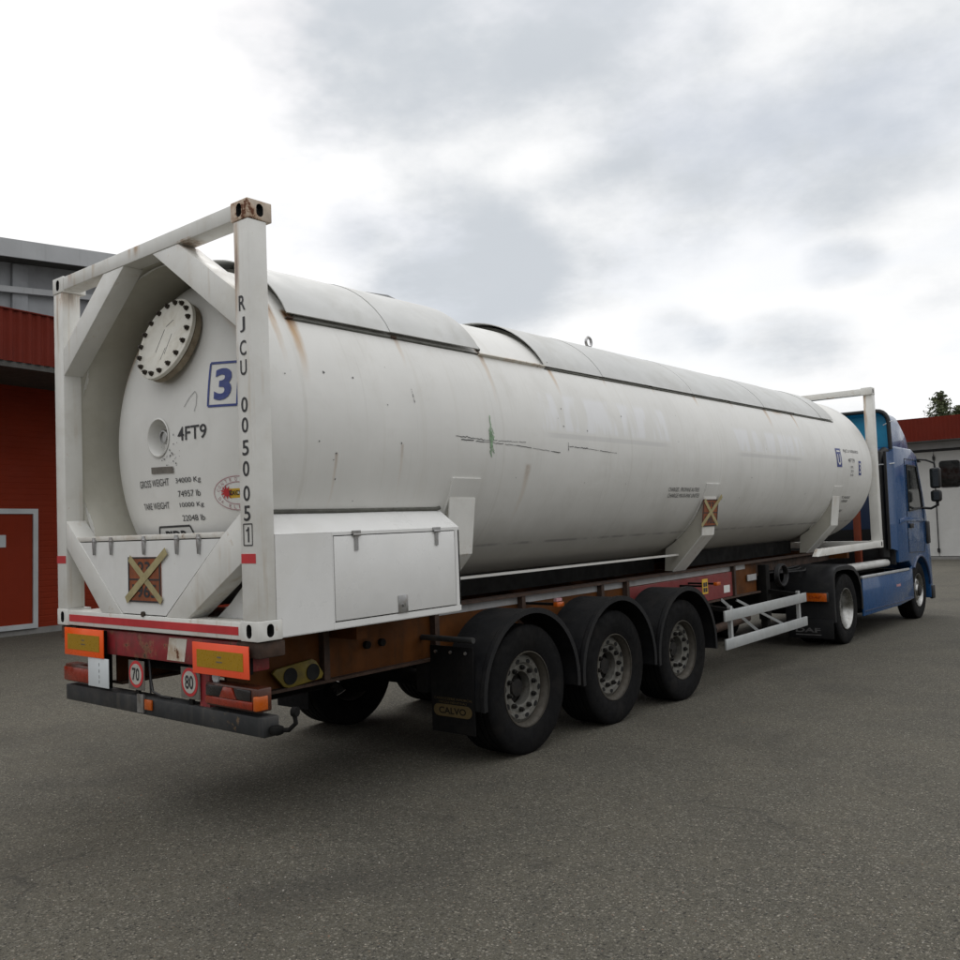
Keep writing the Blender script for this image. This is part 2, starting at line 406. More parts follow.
        mk = g.math('MULTIPLY', mk, g.ramp(sv2, 0.25, 0.6, 0.45, 1.0))
        c = g.mix(g.math('MULTIPLY', mk, 0.88), c, (0.46, 0.27, 0.10))
        core = g.math('MULTIPLY', g.math('MULTIPLY', mk, g.ramp(t, 0.34, 0.0)), gr16)
        c = g.mix(core, c, (0.12, 0.045, 0.018))
    # stone chips
    cn = g.ramp(g.noise(co, 16, 9, 0.72), 0.735, 0.76)
    c = g.mix(cn, c, (0.20, 0.13, 0.08))
    g.put(b.inputs['Base Color'], c)
    g.put(b.inputs['Roughness'], g.ramp(n, 0.3, 0.7, 0.36, 0.5))
    bn = g.node('ShaderNodeBump')
    bn.inputs['Strength'].default_value = 0.5
    bn.inputs['Distance'].default_value = 0.012
    h = g.math('ADD', g.math('MULTIPLY', g.noise(co, 1.6, 3), 0.9), g.math('MULTIPLY', weld, 0.10))
    h = g.math('ADD', h, g.math('MULTIPLY', g.noise(co, 40, 4), 0.015))
    g.put(bn.inputs['Height'], h)
    g.l.new(bn.outputs[0], b.inputs['Normal'])


shell_material()


def asphalt_material():
    m, g, b = newmat('asphalt')
    co = objco(g)
    big = g.noise(co, 0.22, 6, 0.6, 0.3)
    mid = g.noise(co, 1.3, 7, 0.62, 0.3)
    c = g.mix(g.ramp(big, 0.3, 0.7), (0.064, 0.060, 0.047), (0.086, 0.080, 0.062))
    c = g.mix(g.math('MULTIPLY', g.ramp(mid, 0.36, 0.68), 0.45), c, (0.100, 0.090, 0.066))
    # aggregate: three sizes of stone, each with its own tone
    for sc, amt, lo in ((54, 0.95, 0.0), (110, 0.95, 0.0), (210, 0.7, 0.0)):
        v = g.node('ShaderNodeTexVoronoi')
        g.put(v.inputs['Vector'], co)
        v.inputs['Scale'].default_value = sc
        tone = g.sep(v.outputs['Color'])[0]
        tone2 = g.sep(v.outputs['Color'])[1]
        inside = g.ramp(v.outputs['Distance'], 0.52, 0.30)
        pick = g.math('MULTIPLY', inside, g.ramp(tone, 0.60, 0.90))
        c = g.mix(g.math('MULTIPLY', pick, amt), c, g.mix(tone2, (0.12, 0.116, 0.102), (0.23, 0.21, 0.17)))
        dk = g.math('MULTIPLY', inside, g.ramp(tone, 0.40, 0.15))
        c = g.mix(g.math('MULTIPLY', dk, amt * 0.8), c, (0.016, 0.015, 0.014))
    # worn areas where fine binder has gone: coarser and darker, in uneven patches
    pt = g.noise(co, 0.75, 6, 0.7, 0.8)
    c = g.mix(g.math('MULTIPLY', g.ramp(pt, 0.46, 0.66), 0.22), c, (0.034, 0.031, 0.025))
    # pale loose chips, thinly scattered
    v = g.node('ShaderNodeTexVoronoi')
    g.put(v.inputs['Vector'], co)
    v.inputs['Scale'].default_value = 30
    chip = g.math('MULTIPLY', g.ramp(v.outputs['Distance'], 0.20, 0.13), g.ramp(g.sep(v.outputs['Color'])[2], 0.72, 0.78))
    c = g.mix(g.math('MULTIPLY', chip, 0.8), c, g.mix(g.sep(v.outputs['Color'])[0], (0.34, 0.32, 0.27), (0.16, 0.11, 0.075)))
    # oil and tyre stains
    st = g.noise(g.scale(co, (1.0, 0.55, 1.0)), 0.8, 7, 0.6, 0.6)
    c = g.mix(g.math('MULTIPLY', g.ramp(st, 0.52, 0.74), 0.28), c, (0.022, 0.021, 0.020))
    dv = g.node('ShaderNodeTexVoronoi')
    g.put(dv.inputs['Vector'], co)
    dv.inputs['Scale'].default_value = 1.1
    drip = g.math('MULTIPLY', g.ramp(g.math('ADD', dv.outputs['Distance'], g.math('MULTIPLY', g.math('SUBTRACT', mid, 0.5), 0.25)), 0.13, 0.05), g.ramp(g.sep(dv.outputs['Color'])[0], 0.62, 0.72))
    c = g.mix(g.math('MULTIPLY', drip, 0.3), c, (0.018, 0.017, 0.016))
    # cracks
    wv = g.vmath('ADD', co, g.vmath('SCALE', g.node('ShaderNodeTexNoise').outputs['Color']))
    nz = wv.node.inputs[1].links[0].from_node
    nz.inputs[3].default_value = 0.5
    tn = nz.inputs[0].links[0].from_node
    g.put(tn.inputs['Vector'], co)
    tn.inputs['Scale'].default_value = 1.6
    tn.inputs['Detail'].default_value = 7
    ed = g.voro(wv, 0.33, 'DISTANCE_TO_EDGE')
    crack = g.math('MULTIPLY', g.ramp(ed, 0.0065, 0.001), g.ramp(g.noise(co, 0.35, 3), 0.54, 0.62))
    c = g.mix(g.math('MULTIPLY', crack, 0.35), c, (0.016, 0.016, 0.016))
    g.put(b.inputs['Base Color'], c)
    b.inputs['Roughness'].default_value = 0.9
    b.inputs['Specular IOR Level'].default_value = 0.3
    bn = g.node('ShaderNodeBump')
    bn.inputs['Strength'].default_value = 0.9
    bn.inputs['Distance'].default_value = 0.006
    h = g.math('ADD', g.math('MULTIPLY', g.voro(co, 48), -0.7), g.math('MULTIPLY', g.voro(co, 95), -0.4))
    h = g.math('ADD', h, g.math('MULTIPLY', chip, 0.8))
    h = g.math('SUBTRACT', h, g.math('MULTIPLY', crack, 0.6))
    g.put(bn.inputs['Height'], h)
    g.l.new(bn.outputs[0], b.inputs['Normal'])


asphalt_material()


def grit_material():
    m, g, b = newmat('grit_stone')
    v = g.node('ShaderNodeTexVoronoi')
    g.put(v.inputs['Vector'], objco(g))
    v.inputs['Scale'].default_value = 90
    t = g.sep(v.outputs['Color'])
    c = g.mix(t[0], (0.055, 0.052, 0.045), (0.22, 0.205, 0.17))
    c = g.mix(g.ramp(t[1], 0.80, 0.95), c, (0.36, 0.34, 0.30))
    c = g.mix(g.ramp(t[2], 0.86, 0.96), c, (0.20, 0.11, 0.07))
    g.put(b.inputs['Base Color'], c)
    b.inputs['Roughness'].default_value = 0.85


grit_material()


# ------------------------------------------------------------------ mesh helpers
class B:
    def __init__(self):
        self.v = []
        self.f = []

    def add(self, v, f):
        o = len(self.v)
        self.v += [tuple(p) for p in v]
        self.f += [tuple(i + o for i in q) for q in f]
        return self

    def box(self, x0, x1, y0, y1, z0, z1):
        v = [(x, y, z) for z in (z0, z1) for y in (y0, y1) for x in (x0, x1)]
        return self.add(v, [(0, 2, 3, 1), (4, 5, 7, 6), (0, 1, 5, 4), (1, 3, 7, 5), (3, 2, 6, 7), (2, 0, 4, 6)])

    def prism(self, poly, axis, a, b):
        """polygon in the two other axes (in x,y,z order), extruded along axis"""
        n = len(poly)

        def P(p, t):
            q = list(p)
            q.insert('xyz'.index(axis), t)
            return tuple(q)
        v = [P(p, a) for p in poly] + [P(p, b) for p in poly]
        f = [tuple(range(n)), tuple(range(2 * n - 1, n - 1, -1))]
        f += [(i, i + n, (i + 1) % n + n, (i + 1) % n) for i in range(n)]
        return self.add(v, f)

    def cyl(self, p0, p1, r0, r1=None, n=16, caps=True):
        r1 = r0 if r1 is None else r1
        p0, p1 = Vector(p0), Vector(p1)
        d = (p1 - p0).normalized()
        a = d.orthogonal().normalized()
        c = d.cross(a)
        v = []
        for p, r in ((p0, r0), (p1, r1)):
            for i in range(n):
                t = 2 * PI * i / n
                v.append(p + (a * math.cos(t) + c * math.sin(t)) * r)
        f = [(i, (i + 1) % n, (i + 1) % n + n, i + n) for i in range(n)]
        if caps:
            f += [tuple(range(n - 1, -1, -1)), tuple(range(n, 2 * n))]
        return self.add(v, f)

    def tube(self, pts, r, n=10):
        pts = [Vector(p) for p in pts]
        v = []
        ref = None
        for i, p in enumerate(pts):
            d = (pts[min(i + 1, len(pts) - 1)] - pts[max(i - 1, 0)]).normalized()
            if ref is None:
                ref = d.orthogonal().normalized()
            a = (ref - d * ref.dot(d)).normalized()
            ref = a
            c = d.cross(a)
            for k in range(n):
                t = 2 * PI * k / n
                v.append(p + (a * math.cos(t) + c * math.sin(t)) * r)
        f = []
        for i in range(len(pts) - 1):
            for k in range(n):
                f.append((i * n + k, i * n + (k + 1) % n, (i + 1) * n + (k + 1) % n, (i + 1) * n + k))
        f += [tuple(range(n - 1, -1, -1)), tuple(range((len(pts) - 1) * n, len(pts) * n))]
        return self.add(v, f)

    def lathe(self, prof, axis='x', c=(0, 0, 0), n=48, close=False):
        """profile of (along axis, radius)"""
        v = []
        for (u, r) in prof:
            for i in range(n):
                t = 2 * PI * i / n
                a, b = r * math.cos(t), r * math.sin(t)
                q = {'x': (u, a, b), 'y': (b, u, a), 'z': (a, b, u)}[axis]
                v.append((q[0] + c[0], q[1] + c[1], q[2] + c[2]))
        m = len(prof)
        f = []
        for j in range(m - 1 + (1 if close else 0)):
            j2 = (j + 1) % m
            for i in range(n):
                f.append((j * n + i, j * n + (i + 1) % n, j2 * n + (i + 1) % n, j2 * n + i))
        return self.add(v, f)

    def plate(self, quad, th):
        """flat plate from a planar polygon (3-D points) with thickness th along its normal (backwards)"""
        q = [Vector(p) for p in quad]
        nrm = (q[1] - q[0]).cross(q[2] - q[0]).normalized() * th
        n = len(q)
        v = q + [p - nrm for p in q]
        f = [tuple(range(n)), tuple(range(2 * n - 1, n - 1, -1))] + [(i + n, (i + 1) % n + n, (i + 1) % n, i) for i in range(n)]
        return self.add(v, f)

    def beam(self, p0, p1, w, h, up=(0, 0, 1)):
        p0, p1 = Vector(p0), Vector(p1)
        d = (p1 - p0).normalized()
        s = d.cross(Vector(up)).normalized() * (w / 2)
        t = s.cross(d).normalized() * (h / 2)
        v = [p + a * s + b * t for p in (p0, p1) for a, b in ((-1, -1), (1, -1), (1, 1), (-1, 1))]
        return self.add(v, [(0, 1, 2, 3), (7, 6, 5, 4), (0, 4, 5, 1), (1, 5, 6, 2), (2, 6, 7, 3), (3, 7, 4, 0)])

    def mesh(self, name, mat, bevel=0.0, smooth=True, seg=2, angle=35):
        me = bpy.data.meshes.new(name)
        me.from_pydata([tuple(p) for p in self.v], [], self.f)
        bm = bmesh.new()
        bm.from_mesh(me)
        bmesh.ops.recalc_face_normals(bm, faces=bm.faces)
        if bevel:
            ed = [e for e in bm.edges if len(e.link_faces) == 2 and e.calc_face_angle(0) > 0.5]
            bmesh.ops.bevel(bm, geom=ed, offset=bevel, segments=seg, affect='EDGES', profile=0.5, clamp_overlap=True)
        bm.to_mesh(me)
        bm.free()
        if smooth:
            me.shade_smooth()
            me.set_sharp_from_angle(angle=math.radians(angle))
        if mat:
            me.materials.append(MATS[mat])
        return me


def link(name, me, parent=None, loc=None, rot=None):
    o = bpy.data.objects.new(name, me)
    C.objects.link(o)
    if parent:
        o.parent = parent
    if loc is not None:
        o.location = loc
    if rot is not None:
        o.rotation_euler = rot
    return o


def obj(name, b, mat, parent=None, loc=None, rot=None, bevel=0.0, **kw):
    return link(name, b.mesh(name, mat, bevel, **kw), parent, loc, rot)


def thing(name, label, cat, loc, rot=(0, 0, 0), group=None):
    o = bpy.data.objects.new(name, None)
    C.objects.link(o)
    o.location = loc
    o.rotation_euler = rot
    o['label'] = label
    o['category'] = cat
    if group:
        o['group'] = group
    return o


_TXT = {}


def text_geo(s, bold=0.0):
    """outline glyphs as flat triangles; returns points (unit cap height, left at 0) and faces"""
    key = (s, bold)
    if key in _TXT:
        return _TXT[key]
    cu = bpy.data.curves.new('glyphs', 'FONT')
    cu.body = s
    cu.size = 1.0
    cu.offset = bold
    cu.resolution_u = 4
    o = bpy.data.objects.new('glyphs', cu)
    C.objects.link(o)
    dg = bpy.context.evaluated_depsgraph_get()
    me = bpy.data.meshes.new_from_object(o.evaluated_get(dg))
    v = np.array([p.co[:2] for p in me.vertices])
    f = [tuple(p.vertices) for p in me.polygons]
    bpy.data.objects.remove(o)
    bpy.data.curves.remove(cu)
    bpy.data.meshes.remove(me)
    lo, hi = v.min(0), v.max(0)
    v = (v - lo) / (hi - lo)
    _TXT[key] = (v, f)
    return v, f


def lettering(b, s, fn, u0, u1, v0, v1, bold=0.0):
    """place string so that it fills u0..u1 x v0..v1, mapped to 3-D by fn(u, v)"""
    v, f = text_geo(s, bold)
    b.add([fn(u0 + (u1 - u0) * p[0], v0 + (v1 - v0) * p[1]) for p in v], f)
    return b


# ------------------------------------------------------------------ ground
gb = B()
gb.add([(-300, -150, 0), (300, -150, 0), (300, 450, 0), (-300, 450, 0)], [(0, 1, 2, 3)])
ground = obj('ground', gb, 'asphalt', smooth=False)
ground['kind'] = 'structure'
ground['label'] = 'weathered grey asphalt yard with pale stone chips and fine cracks'
# loose grit lying on the asphalt around and behind the trailer
rg_ = np.random.default_rng(11)
NG = 52000
rr_ = 1.6 * (15.0 / 1.6) ** rg_.random(NG)
aa_ = np.radians(rg_.uniform(-105, 25, NG))
gx_, gy_ = 5.5 + rr_ * np.sin(aa_), -3.2 + rr_ * np.cos(aa_)
patch = np.sin(gx_ * 1.7 + 0.6 * np.sin(gy_ * 2.1)) * np.sin(gy_ * 1.3 + 0.8 * np.sin(gx_ * 0.9))      # drifts
keep = rg_.random(NG) < 0.55 + 0.45 * patch
gx_, gy_ = gx_[keep], gy_[keep]
ng = len(gx_)
sz_ = 0.0022 + 0.0045 * rg_.random(ng) ** 2.6
base_ = np.array([(1, 0, 0), (0.3, 0.95, 0), (-0.8, 0.6, 0), (-0.8, -0.6, 0), (0.3, -0.95, 0), (0.1, 0.05, 0.8)])
ph_ = rg_.uniform(0, 2 * PI, ng)
vv_ = np.repeat(base_[None], ng, 0) * (sz_[:, None, None]) * rg_.uniform(0.6, 1.3, (ng, 6, 1))
cx_, sx_ = np.cos(ph_)[:, None], np.sin(ph_)[:, None]
wx_ = vv_[:, :, 0] * cx_ - vv_[:, :, 1] * sx_ + gx_[:, None]
wy_ = vv_[:, :, 0] * sx_ + vv_[:, :, 1] * cx_ + gy_[:, None]
wz_ = vv_[:, :, 2] + 0.0006
verts_ = np.stack([wx_, wy_, wz_], -1).reshape(-1, 3)
idx_ = (np.arange(ng) * 6)[:, None, None] + np.array([(0, 1, 5), (1, 2, 5), (2, 3, 5), (3, 4, 5), (4, 0, 5)])[None]
gm_ = bpy.data.meshes.new('grit')
gm_.from_pydata(verts_.tolist(), [], idx_.reshape(-1, 3).tolist())
gm_.materials.append(MATS['grit_stone'])
grit = link('grit', gm_)
grit['kind'] = 'stuff'
grit['label'] = 'fine loose stone grit scattered over the asphalt'

# ------------------------------------------------------------------ workshop building behind the trailer (left)
# local frame: u = along the facade (+Y-ish), w = out of the facade towards the yard (+X-ish)
wang = math.atan2(0.12, 0.993)
left = thing('workshop_building', 'dark red workshop with corrugated red canopy and grey gable, left behind the trailer', 'building', (-12.72, 4.3, 0), (0, 0, wang))
# local axes: x = out of the facade, y = along it
U0, U1 = -9.0, 24.0
w = B()
z = 0.12
k = 0
prof = []
while z < 4.85:                                   # horizontally ribbed cladding
    prof += [(0.0, z), (0.0, z + 0.085), (-0.004, z + 0.092), (-0.004, z + 0.108)]
    z += 0.115
wv, wf = [], []
for (px, pz) in prof:
    wv += [(px, U0, pz), (px, U1, pz)]
wf = [(2 * i, 2 * i + 1, 2 * i + 3, 2 * i + 2) for i in range(len(prof) - 1)]
w.add(wv, wf)
obj('wall', w, 'facade_red', left, smooth=False)
obj('wall_core', B().box(-7.0, -0.02, U0, U1, 0.0, 6.1), 'facade_red', left, smooth=False)
obj('plinth', B().box(-0.02, 0.012, U0, U1, 0.0, 0.118), 'plinth', left, smooth=False)
# canopy: corrugated fascia, soffit, roof sheet
CO = 2.2
cz0, cz1 = 4.92, 5.81
fb = B()
n = int((U1 - U0) / 0.0425)
top, bot = [], []
for i in range(n + 1):
    uu = U0 + i * 0.0425
    ph = i % 4
    xx = CO + (0.0, 0.0, 0.028, 0.028)[ph]
    top.append((xx, uu, cz1))
    bot.append((xx, uu, cz0))
fb.add(top + bot, [(i, i + 1, n + 2 + i, n + 1 + i) for i in range(n)])
obj('canopy_fascia', fb, 'fascia_red', left, smooth=False)
obj('canopy_roof', B().box(-0.02, CO - 0.005, U0, U1, cz1 - 0.06, cz1 - 0.01), 'soffit_grey', left, smooth=False)
obj('canopy_soffit', B().box(0.002, CO - 0.005, U0, U1, cz0 - 0.02, cz0 + 0.03), 'soffit_grey', left, smooth=False)
obj('canopy_edge_trim', B().box(CO - 0.10, CO - 0.004, U0, U1, cz0 - 0.10, cz0 - 0.022), 'soffit_grey', left, smooth=False)
obj('canopy_cap', B().box(CO - 0.03, CO + 0.045, U0, U1, cz1 + 0.001, cz1 + 0.022), 'fascia_red', left, smooth=False)
# gable above the canopy, verge climbing along the facade
def verge(u):
    return 7.30 + 0.115 * (u + 0.3)
RU = 11.5                                        # ridge
def roofz(u):
    return verge(min(u, RU)) - 0.115 * max(0.0, u - RU)
gp = [(U0, 6.1), (U1, 6.1), (U1, roofz(U1)), (RU, roofz(RU)), (U0, roofz(U0))]
obj('gable_wall', B().prism(gp, 'x', -0.35, -0.02), 'concrete_grey', left, smooth=False)
for u in np.arange(U0 + 0.6, U1, 2.15):          # precast joints as raised lesenes
    obj('gable_pilaster', B().box(-0.02, 0.05, u, u + 0.32, 6.1, roofz(u) - 0.02), 'concrete_grey', left, smooth=False, bevel=0.01)
obj('gable_ledge', B().prism([(U0, roofz(U0) - 0.62), (RU, roofz(RU) - 0.62), (RU, roofz(RU) - 0.50), (U0, roofz(U0) - 0.50)], 'x', -0.02, 0.12), 'roof_grey', left, smooth=False)
for a, b_ in ((U0, RU), (RU, U1)):
    nseg = 5
    for i in range(nseg):
        ua, ub = a + (b_ - a) * i / nseg + 0.006, a + (b_ - a) * (i + 1) / nseg - 0.006
        obj('verge_flashing', B().prism([(ua, roofz(ua) - 0.02), (ub, roofz(ub) - 0.02), (ub, roofz(ub) + 0.33), (ua, roofz(ua) + 0.33)], 'x', 0.48, 0.53), 'roof_grey', left, smooth=False)
    obj('roof_slab', B().prism([(a, roofz(a)), (b_, roofz(b_)), (b_, roofz(b_) + 0.30), (a, roofz(a) + 0.30)], 'x', -7.0, 0.478), 'soffit_grey', left, smooth=False)
# door with pale frame and its small plate
du0, du1, dz0, dz1 = -0.42, 0.63, 0.135, 2.37
door = obj('door', B().box(0.0, 0.03, du0, du1, dz0, dz1), 'facade_red', left, smooth=False)
fr = B()
fr.box(0.0, 0.06, du1, du1 + 0.10, dz0 - 0.02, dz1 + 0.10)
fr.box(0.0, 0.06, du0 - 0.10, du0, dz0 - 0.02, dz1 + 0.10)
fr.box(0.0, 0.06, du0, du1, dz1, dz1 + 0.10)
fr.box(0.0, 0.06, du0, du1, dz0 - 0.02, dz0 + 0.075)
obj('door_frame', fr, 'frame_alu', door, smooth=False)
obj('door_plate', B().box(0.03, 0.045, -0.10, 0.085, 1.72, 1.96), 'frame_alu', door, smooth=False, bevel=0.004)
obj('door_handle', B().tube([(0.03, -0.30, 1.08), (0.09, -0.30, 1.08), (0.09, -0.16, 1.08)], 0.012), 'steel', door)

# ------------------------------------------------------------------ workshop across the yard (right)
right = thing('workshop_hall', 'far red-topped workshop with pale grey folding doors beyond the blue cab', 'building', (-4.5, 41.0, 0))
X0, X1 = -16.0, 24.0
obj('wall_core', B().box(X0, X1, 0.35, 9.0, 0.0, 6.2), 'concrete_grey', right, smooth=False)
obj('door_head_beam', B().box(X0, X1, 0.0, 0.34, 4.95, 5.26), 'roof_grey', right, smooth=False)
obj('door_track', B().box(X0, X1, 0.06, 0.20, 4.84, 4.946), 'trim_black', right, smooth=False)
obj('threshold', B().box(X0, X1, -0.35, 0.34, 0.0, 0.10), 'plinth', right, smooth=False)
fb = B()
n = int((X1 - X0) / 0.0425)
top, bot = [], []
for i in range(n + 1):
    xx = X0 + i * 0.0425
    yy = -0.95 - (0.0, 0.0, 0.02, 0.02)[i % 4]
    top.append((xx, yy, 6.30))
    bot.append((xx, yy, 5.27))
fb.add(top + bot, [(i, i + 1, n + 2 + i, n + 1 + i) for i in range(n)])
obj('canopy_fascia', fb, 'fascia_red', right, smooth=False)
obj('canopy_soffit', B().box(X0, X1, -0.94, 0.345, 5.275, 5.33), 'concrete_grey', right, smooth=False)
obj('canopy_roof', B().box(X0, X1, -0.94, 0.345, 6.20, 6.27), 'soffit_grey', right, smooth=False)
dw_ = 1.95
for i in range(-6, 10):
    x0 = -0.02 + i * dw_
    leaf = obj('door_leaf', B().box(x0 + 0.012, x0 + dw_ - 0.012, 0.10, 0.17, 0.13, 4.83), 'door_white', right, smooth=False)
    wb = B()
    wx0, wx1, wz0, wz1, rr = x0 + 0.22, x0 + 1.02, 3.22, 4.36, 0.12
    pts = []
    for (cx, cz, a0) in ((wx1 - rr, wz1 - rr, 0), (wx0 + rr, wz1 - rr, 90), (wx0 + rr, wz0 + rr, 180), (wx1 - rr, wz0 + rr, 270)):
        for q in range(5):
            t = math.radians(a0 + q * 22.5)
            pts.append((cx + rr * math.cos(t), cz + rr * math.sin(t)))
    pane = obj('window_pane', wb.prism(pts, 'y', 0.09, 0.0995), 'cab_glass', leaf, smooth=False)
    ring = B()
    m_ = len(pts)
    o2 = [(wx0 + wx1) / 2 + (p[0] - (wx0 + wx1) / 2) * 1.07 for p in pts]
    o3 = [(wz0 + wz1) / 2 + (p[1] - (wz0 + wz1) / 2) * 1.05 for p in pts]
    v = [(p[0], 0.075, p[1]) for p in pts] + [(o2[q], 0.075, o3[q]) for q in range(m_)] + [(o2[q], 0.0995, o3[q]) for q in range(m_)]
    f = [(q, (q + 1) % m_, m_ + (q + 1) % m_, m_ + q) for q in range(m_)] + [(m_ + q, m_ + (q + 1) % m_, 2 * m_ + (q + 1) % m_, 2 * m_ + q) for q in range(m_)]
    ring.add(v, f)
    obj('window_gasket', ring, 'trim_black', leaf, smooth=False)
    rod = B()
    rod.cyl((x0 - 0.0, 0.065, 0.35), (x0 - 0.0, 0.065, 4.7), 0.022, n=8)
    rod.box(x0 - 0.05, x0 + 0.05, 0.02, 0.098, 0.30, 0.48)
    rod.box(x0 - 0.05, x0 + 0.05, 0.02, 0.098, 4.45, 4.62)
    obj('bolt_rod', rod, 'trim_black', leaf, smooth=False)

# ------------------------------------------------------------------ trees behind the far workshop
def conifer(name, label, loc, h, rad, seed):
    rnd = random.Random(seed)
    root = thing(name, label, 'tree', loc, group='trees beyond the far workshop')
    tr = B()
    tr.tube([(0, 0, 0), (0.05, 0.02, h * 0.35), (-0.04, 0.05, h * 0.7), (0.02, 0, h * 0.985)], 0.13, 8)
    cr = B()
    lv, lf = [], []
    nb = int(h * 17)
    for i in range(nb):
        t = (i + rnd.random()) / nb
        zc = h * (0.30 + 0.69 * t)
        R = rad * ((1 - t) ** 0.75 + 0.05) * rnd.uniform(0.55, 1.15)
        a = rnd.uniform(0, 2 * PI)
        rise = rnd.uniform(-0.05, 0.35) * R
        tip = Vector((math.cos(a) * R, math.sin(a) * R, zc + rise))
        base = Vector((0, 0, zc - 0.05))
        tr.tube([base, base.lerp(tip, 0.5) + Vector((0, 0, 0.05 * R)), tip], 0.016, 4)
        for kk in range(int(26 + 46 * R / rad)):
            s = rnd.uniform(0.15, 1.05)
            p = base.lerp(tip, s) + Vector((rnd.gauss(0, 0.12), rnd.gauss(0, 0.12), rnd.gauss(0, 0.09) - 0.05)) * (0.6 + 0.5 * R)
            d1 = Vector((rnd.gauss(0, 1), rnd.gauss(0, 1), rnd.gauss(0, 0.6))).normalized()
            d2 = d1.cross(Vector((rnd.gauss(0, 1), rnd.gauss(0, 1), rnd.gauss(0, 1)))).normalized()
            L, wd = rnd.uniform(0.06, 0.13), rnd.uniform(0.025, 0.055)
            o = len(lv)
            lv += [p - d1 * L, p + d2 * wd, p + d1 * L, p - d2 * wd]
            lf.append((o, o + 1, o + 2, o + 3))
    cr.add(lv, lf)
    obj('trunk', tr, 'bark', root)
    obj('crown', cr, 'needles', root, smooth=False)


conifer('conifer_tree', 'tall pointed dark conifer rising above the red canopy roof right of the cab', (-6.50, 52.0, 0), 9.0, 2.3, 3)
conifer('conifer_tree', 'smaller conifer close right of the tall conifer above the red canopy', (-5.72, 52.6, 0), 8.2, 1.7, 5)
conifer('conifer_tree', 'conifer tip at the right picture edge above the red canopy', (-4.95, 53.0, 0), 7.9, 1.2, 9)

# ------------------------------------------------------------------ tank container
TILT = 0.0145
HZ = 1.153
con = thing('tank_container', 'long white gas tank container with open end frames, loaded on the trailer', 'container', (0, 0, HZ), (TILT, 0, 0))
R, ZC = 1.17, 1.30
L = 12.192
H = 2.591
HW = 1.219


def cylpt(r, deg, y):
    t = math.radians(deg)
    return (r * math.cos(t), y, ZC + r * math.sin(t))


# barrel
prof = [(0.16, R - 0.012), (0.16, R)] + [(y, R) for y in np.linspace(0.3, 11.99, 60)]
for i in range(1, 15):
    t = PI / 2 * i / 14
    prof.append((11.999 - 0.25 * (1 - math.cos(t)) - 0.02, max((R - 0.03) * math.cos(t), 0.001)))
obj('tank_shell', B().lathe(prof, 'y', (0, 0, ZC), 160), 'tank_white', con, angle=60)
# rear dished head
YA, DEP, RH = 0.18, 0.42, 1.155


def heady(x, z):
    q = 1 - (x * x + (z - ZC) ** 2) / (RH * RH)
    return YA + DEP - DEP * math.sqrt(max(q, 0.0))


RC, RX = 0.125, -0.085                                       # recessed pocket in the head
hv, hf = [], []
nr, nt = 46, 128
rings = [RC * 1.0] + [RC + (RH - RC) * (i / nr) for i in range(1, nr)] + [RH * 0.99995]
for i, rr in enumerate(rings):
    s = (RH - rr) / (RH - RC)
    for j in range(nt):
        t = 2 * PI * j / nt
        x, z = RX * s + rr * math.cos(t), ZC + rr * math.sin(t)
        hv.append((x, heady(x, z), z))
hf = [(i * nt + j, i * nt + (j + 1) % nt, (i + 1) * nt + (j + 1) % nt, (i + 1) * nt + j) for i in range(len(rings) - 1) for j in range(nt)]
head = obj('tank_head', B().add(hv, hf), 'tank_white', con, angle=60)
pk = B().lathe([(YA - 0.004, RC + 0.012), (YA - 0.008, RC + 0.002), (YA + 0.01, RC - 0.008), (YA + 0.10, RC - 0.022), (YA + 0.105, 0.0)], 'y', (RX, 0, ZC + 0.0), 40)
pocket = obj('recess', pk, 'tank_white', head, angle=50)
gk = B().lathe([(YA + 0.105, 0.050), (YA + 0.0, 0.050), (YA - 0.006, 0.046), (YA - 0.006, 0.036), (YA + 0.004, 0.034), (YA + 0.004, 0.0)], 'y', (RX + 0.062, 0, ZC), 28)
obj('gauge_socket', gk, 'bright_steel', pocket)

# skirt: octagon of the frame blending to the round of the head
octo = [(-1.085, 1.842), (-0.192, 2.495), (0.173, 2.495), (1.07, 1.852), (1.07, 0.747), (0.248, 0.108), (-0.296, 0.108), (-1.098, 0.735)]
ns = 160


def octray(t):
    d = (math.cos(t), math.sin(t))
    best = None
    for i in range(8):
        ax, az = octo[i][0], octo[i][1] - ZC
        bx, bz = octo[(i + 1) % 8][0], octo[(i + 1) % 8][1] - ZC
        ex, ez = bx - ax, bz - az
        den = d[0] * ez - d[1] * ex
        if abs(den) < 1e-9:
            continue
        s = (ax * ez - az * ex) / den
        q = (ax * d[1] - az * d[0]) / den
        if s > 0 and -1e-6 <= q <= 1 + 1e-6 and (best is None or s < best):
            best = s
    return best


sv, sf = [], []
steps = [(0.135, 0.0), (0.20, 0.25), (0.30, 0.62), (0.42, 0.92), (0.56, 1.0)]
for y, k in steps:
    for j in range(ns):
        t = 2 * PI * j / ns
        ro = octray(t) + 0.004
        r = ro * (1 - k) + (R - 0.016) * k
        if y > 0.15:
            r = min(r, R - 0.014)
        sv.append((r * math.cos(t), y, ZC + r * math.sin(t)))
sf = [(i * ns + j, i * ns + (j + 1) % ns, (i + 1) * ns + (j + 1) % ns, (i + 1) * ns + j) for i in range(len(steps) - 1) for j in range(ns)]
obj('end_skirt', B().add(sv, sf), 'skirt_white', con, angle=60)

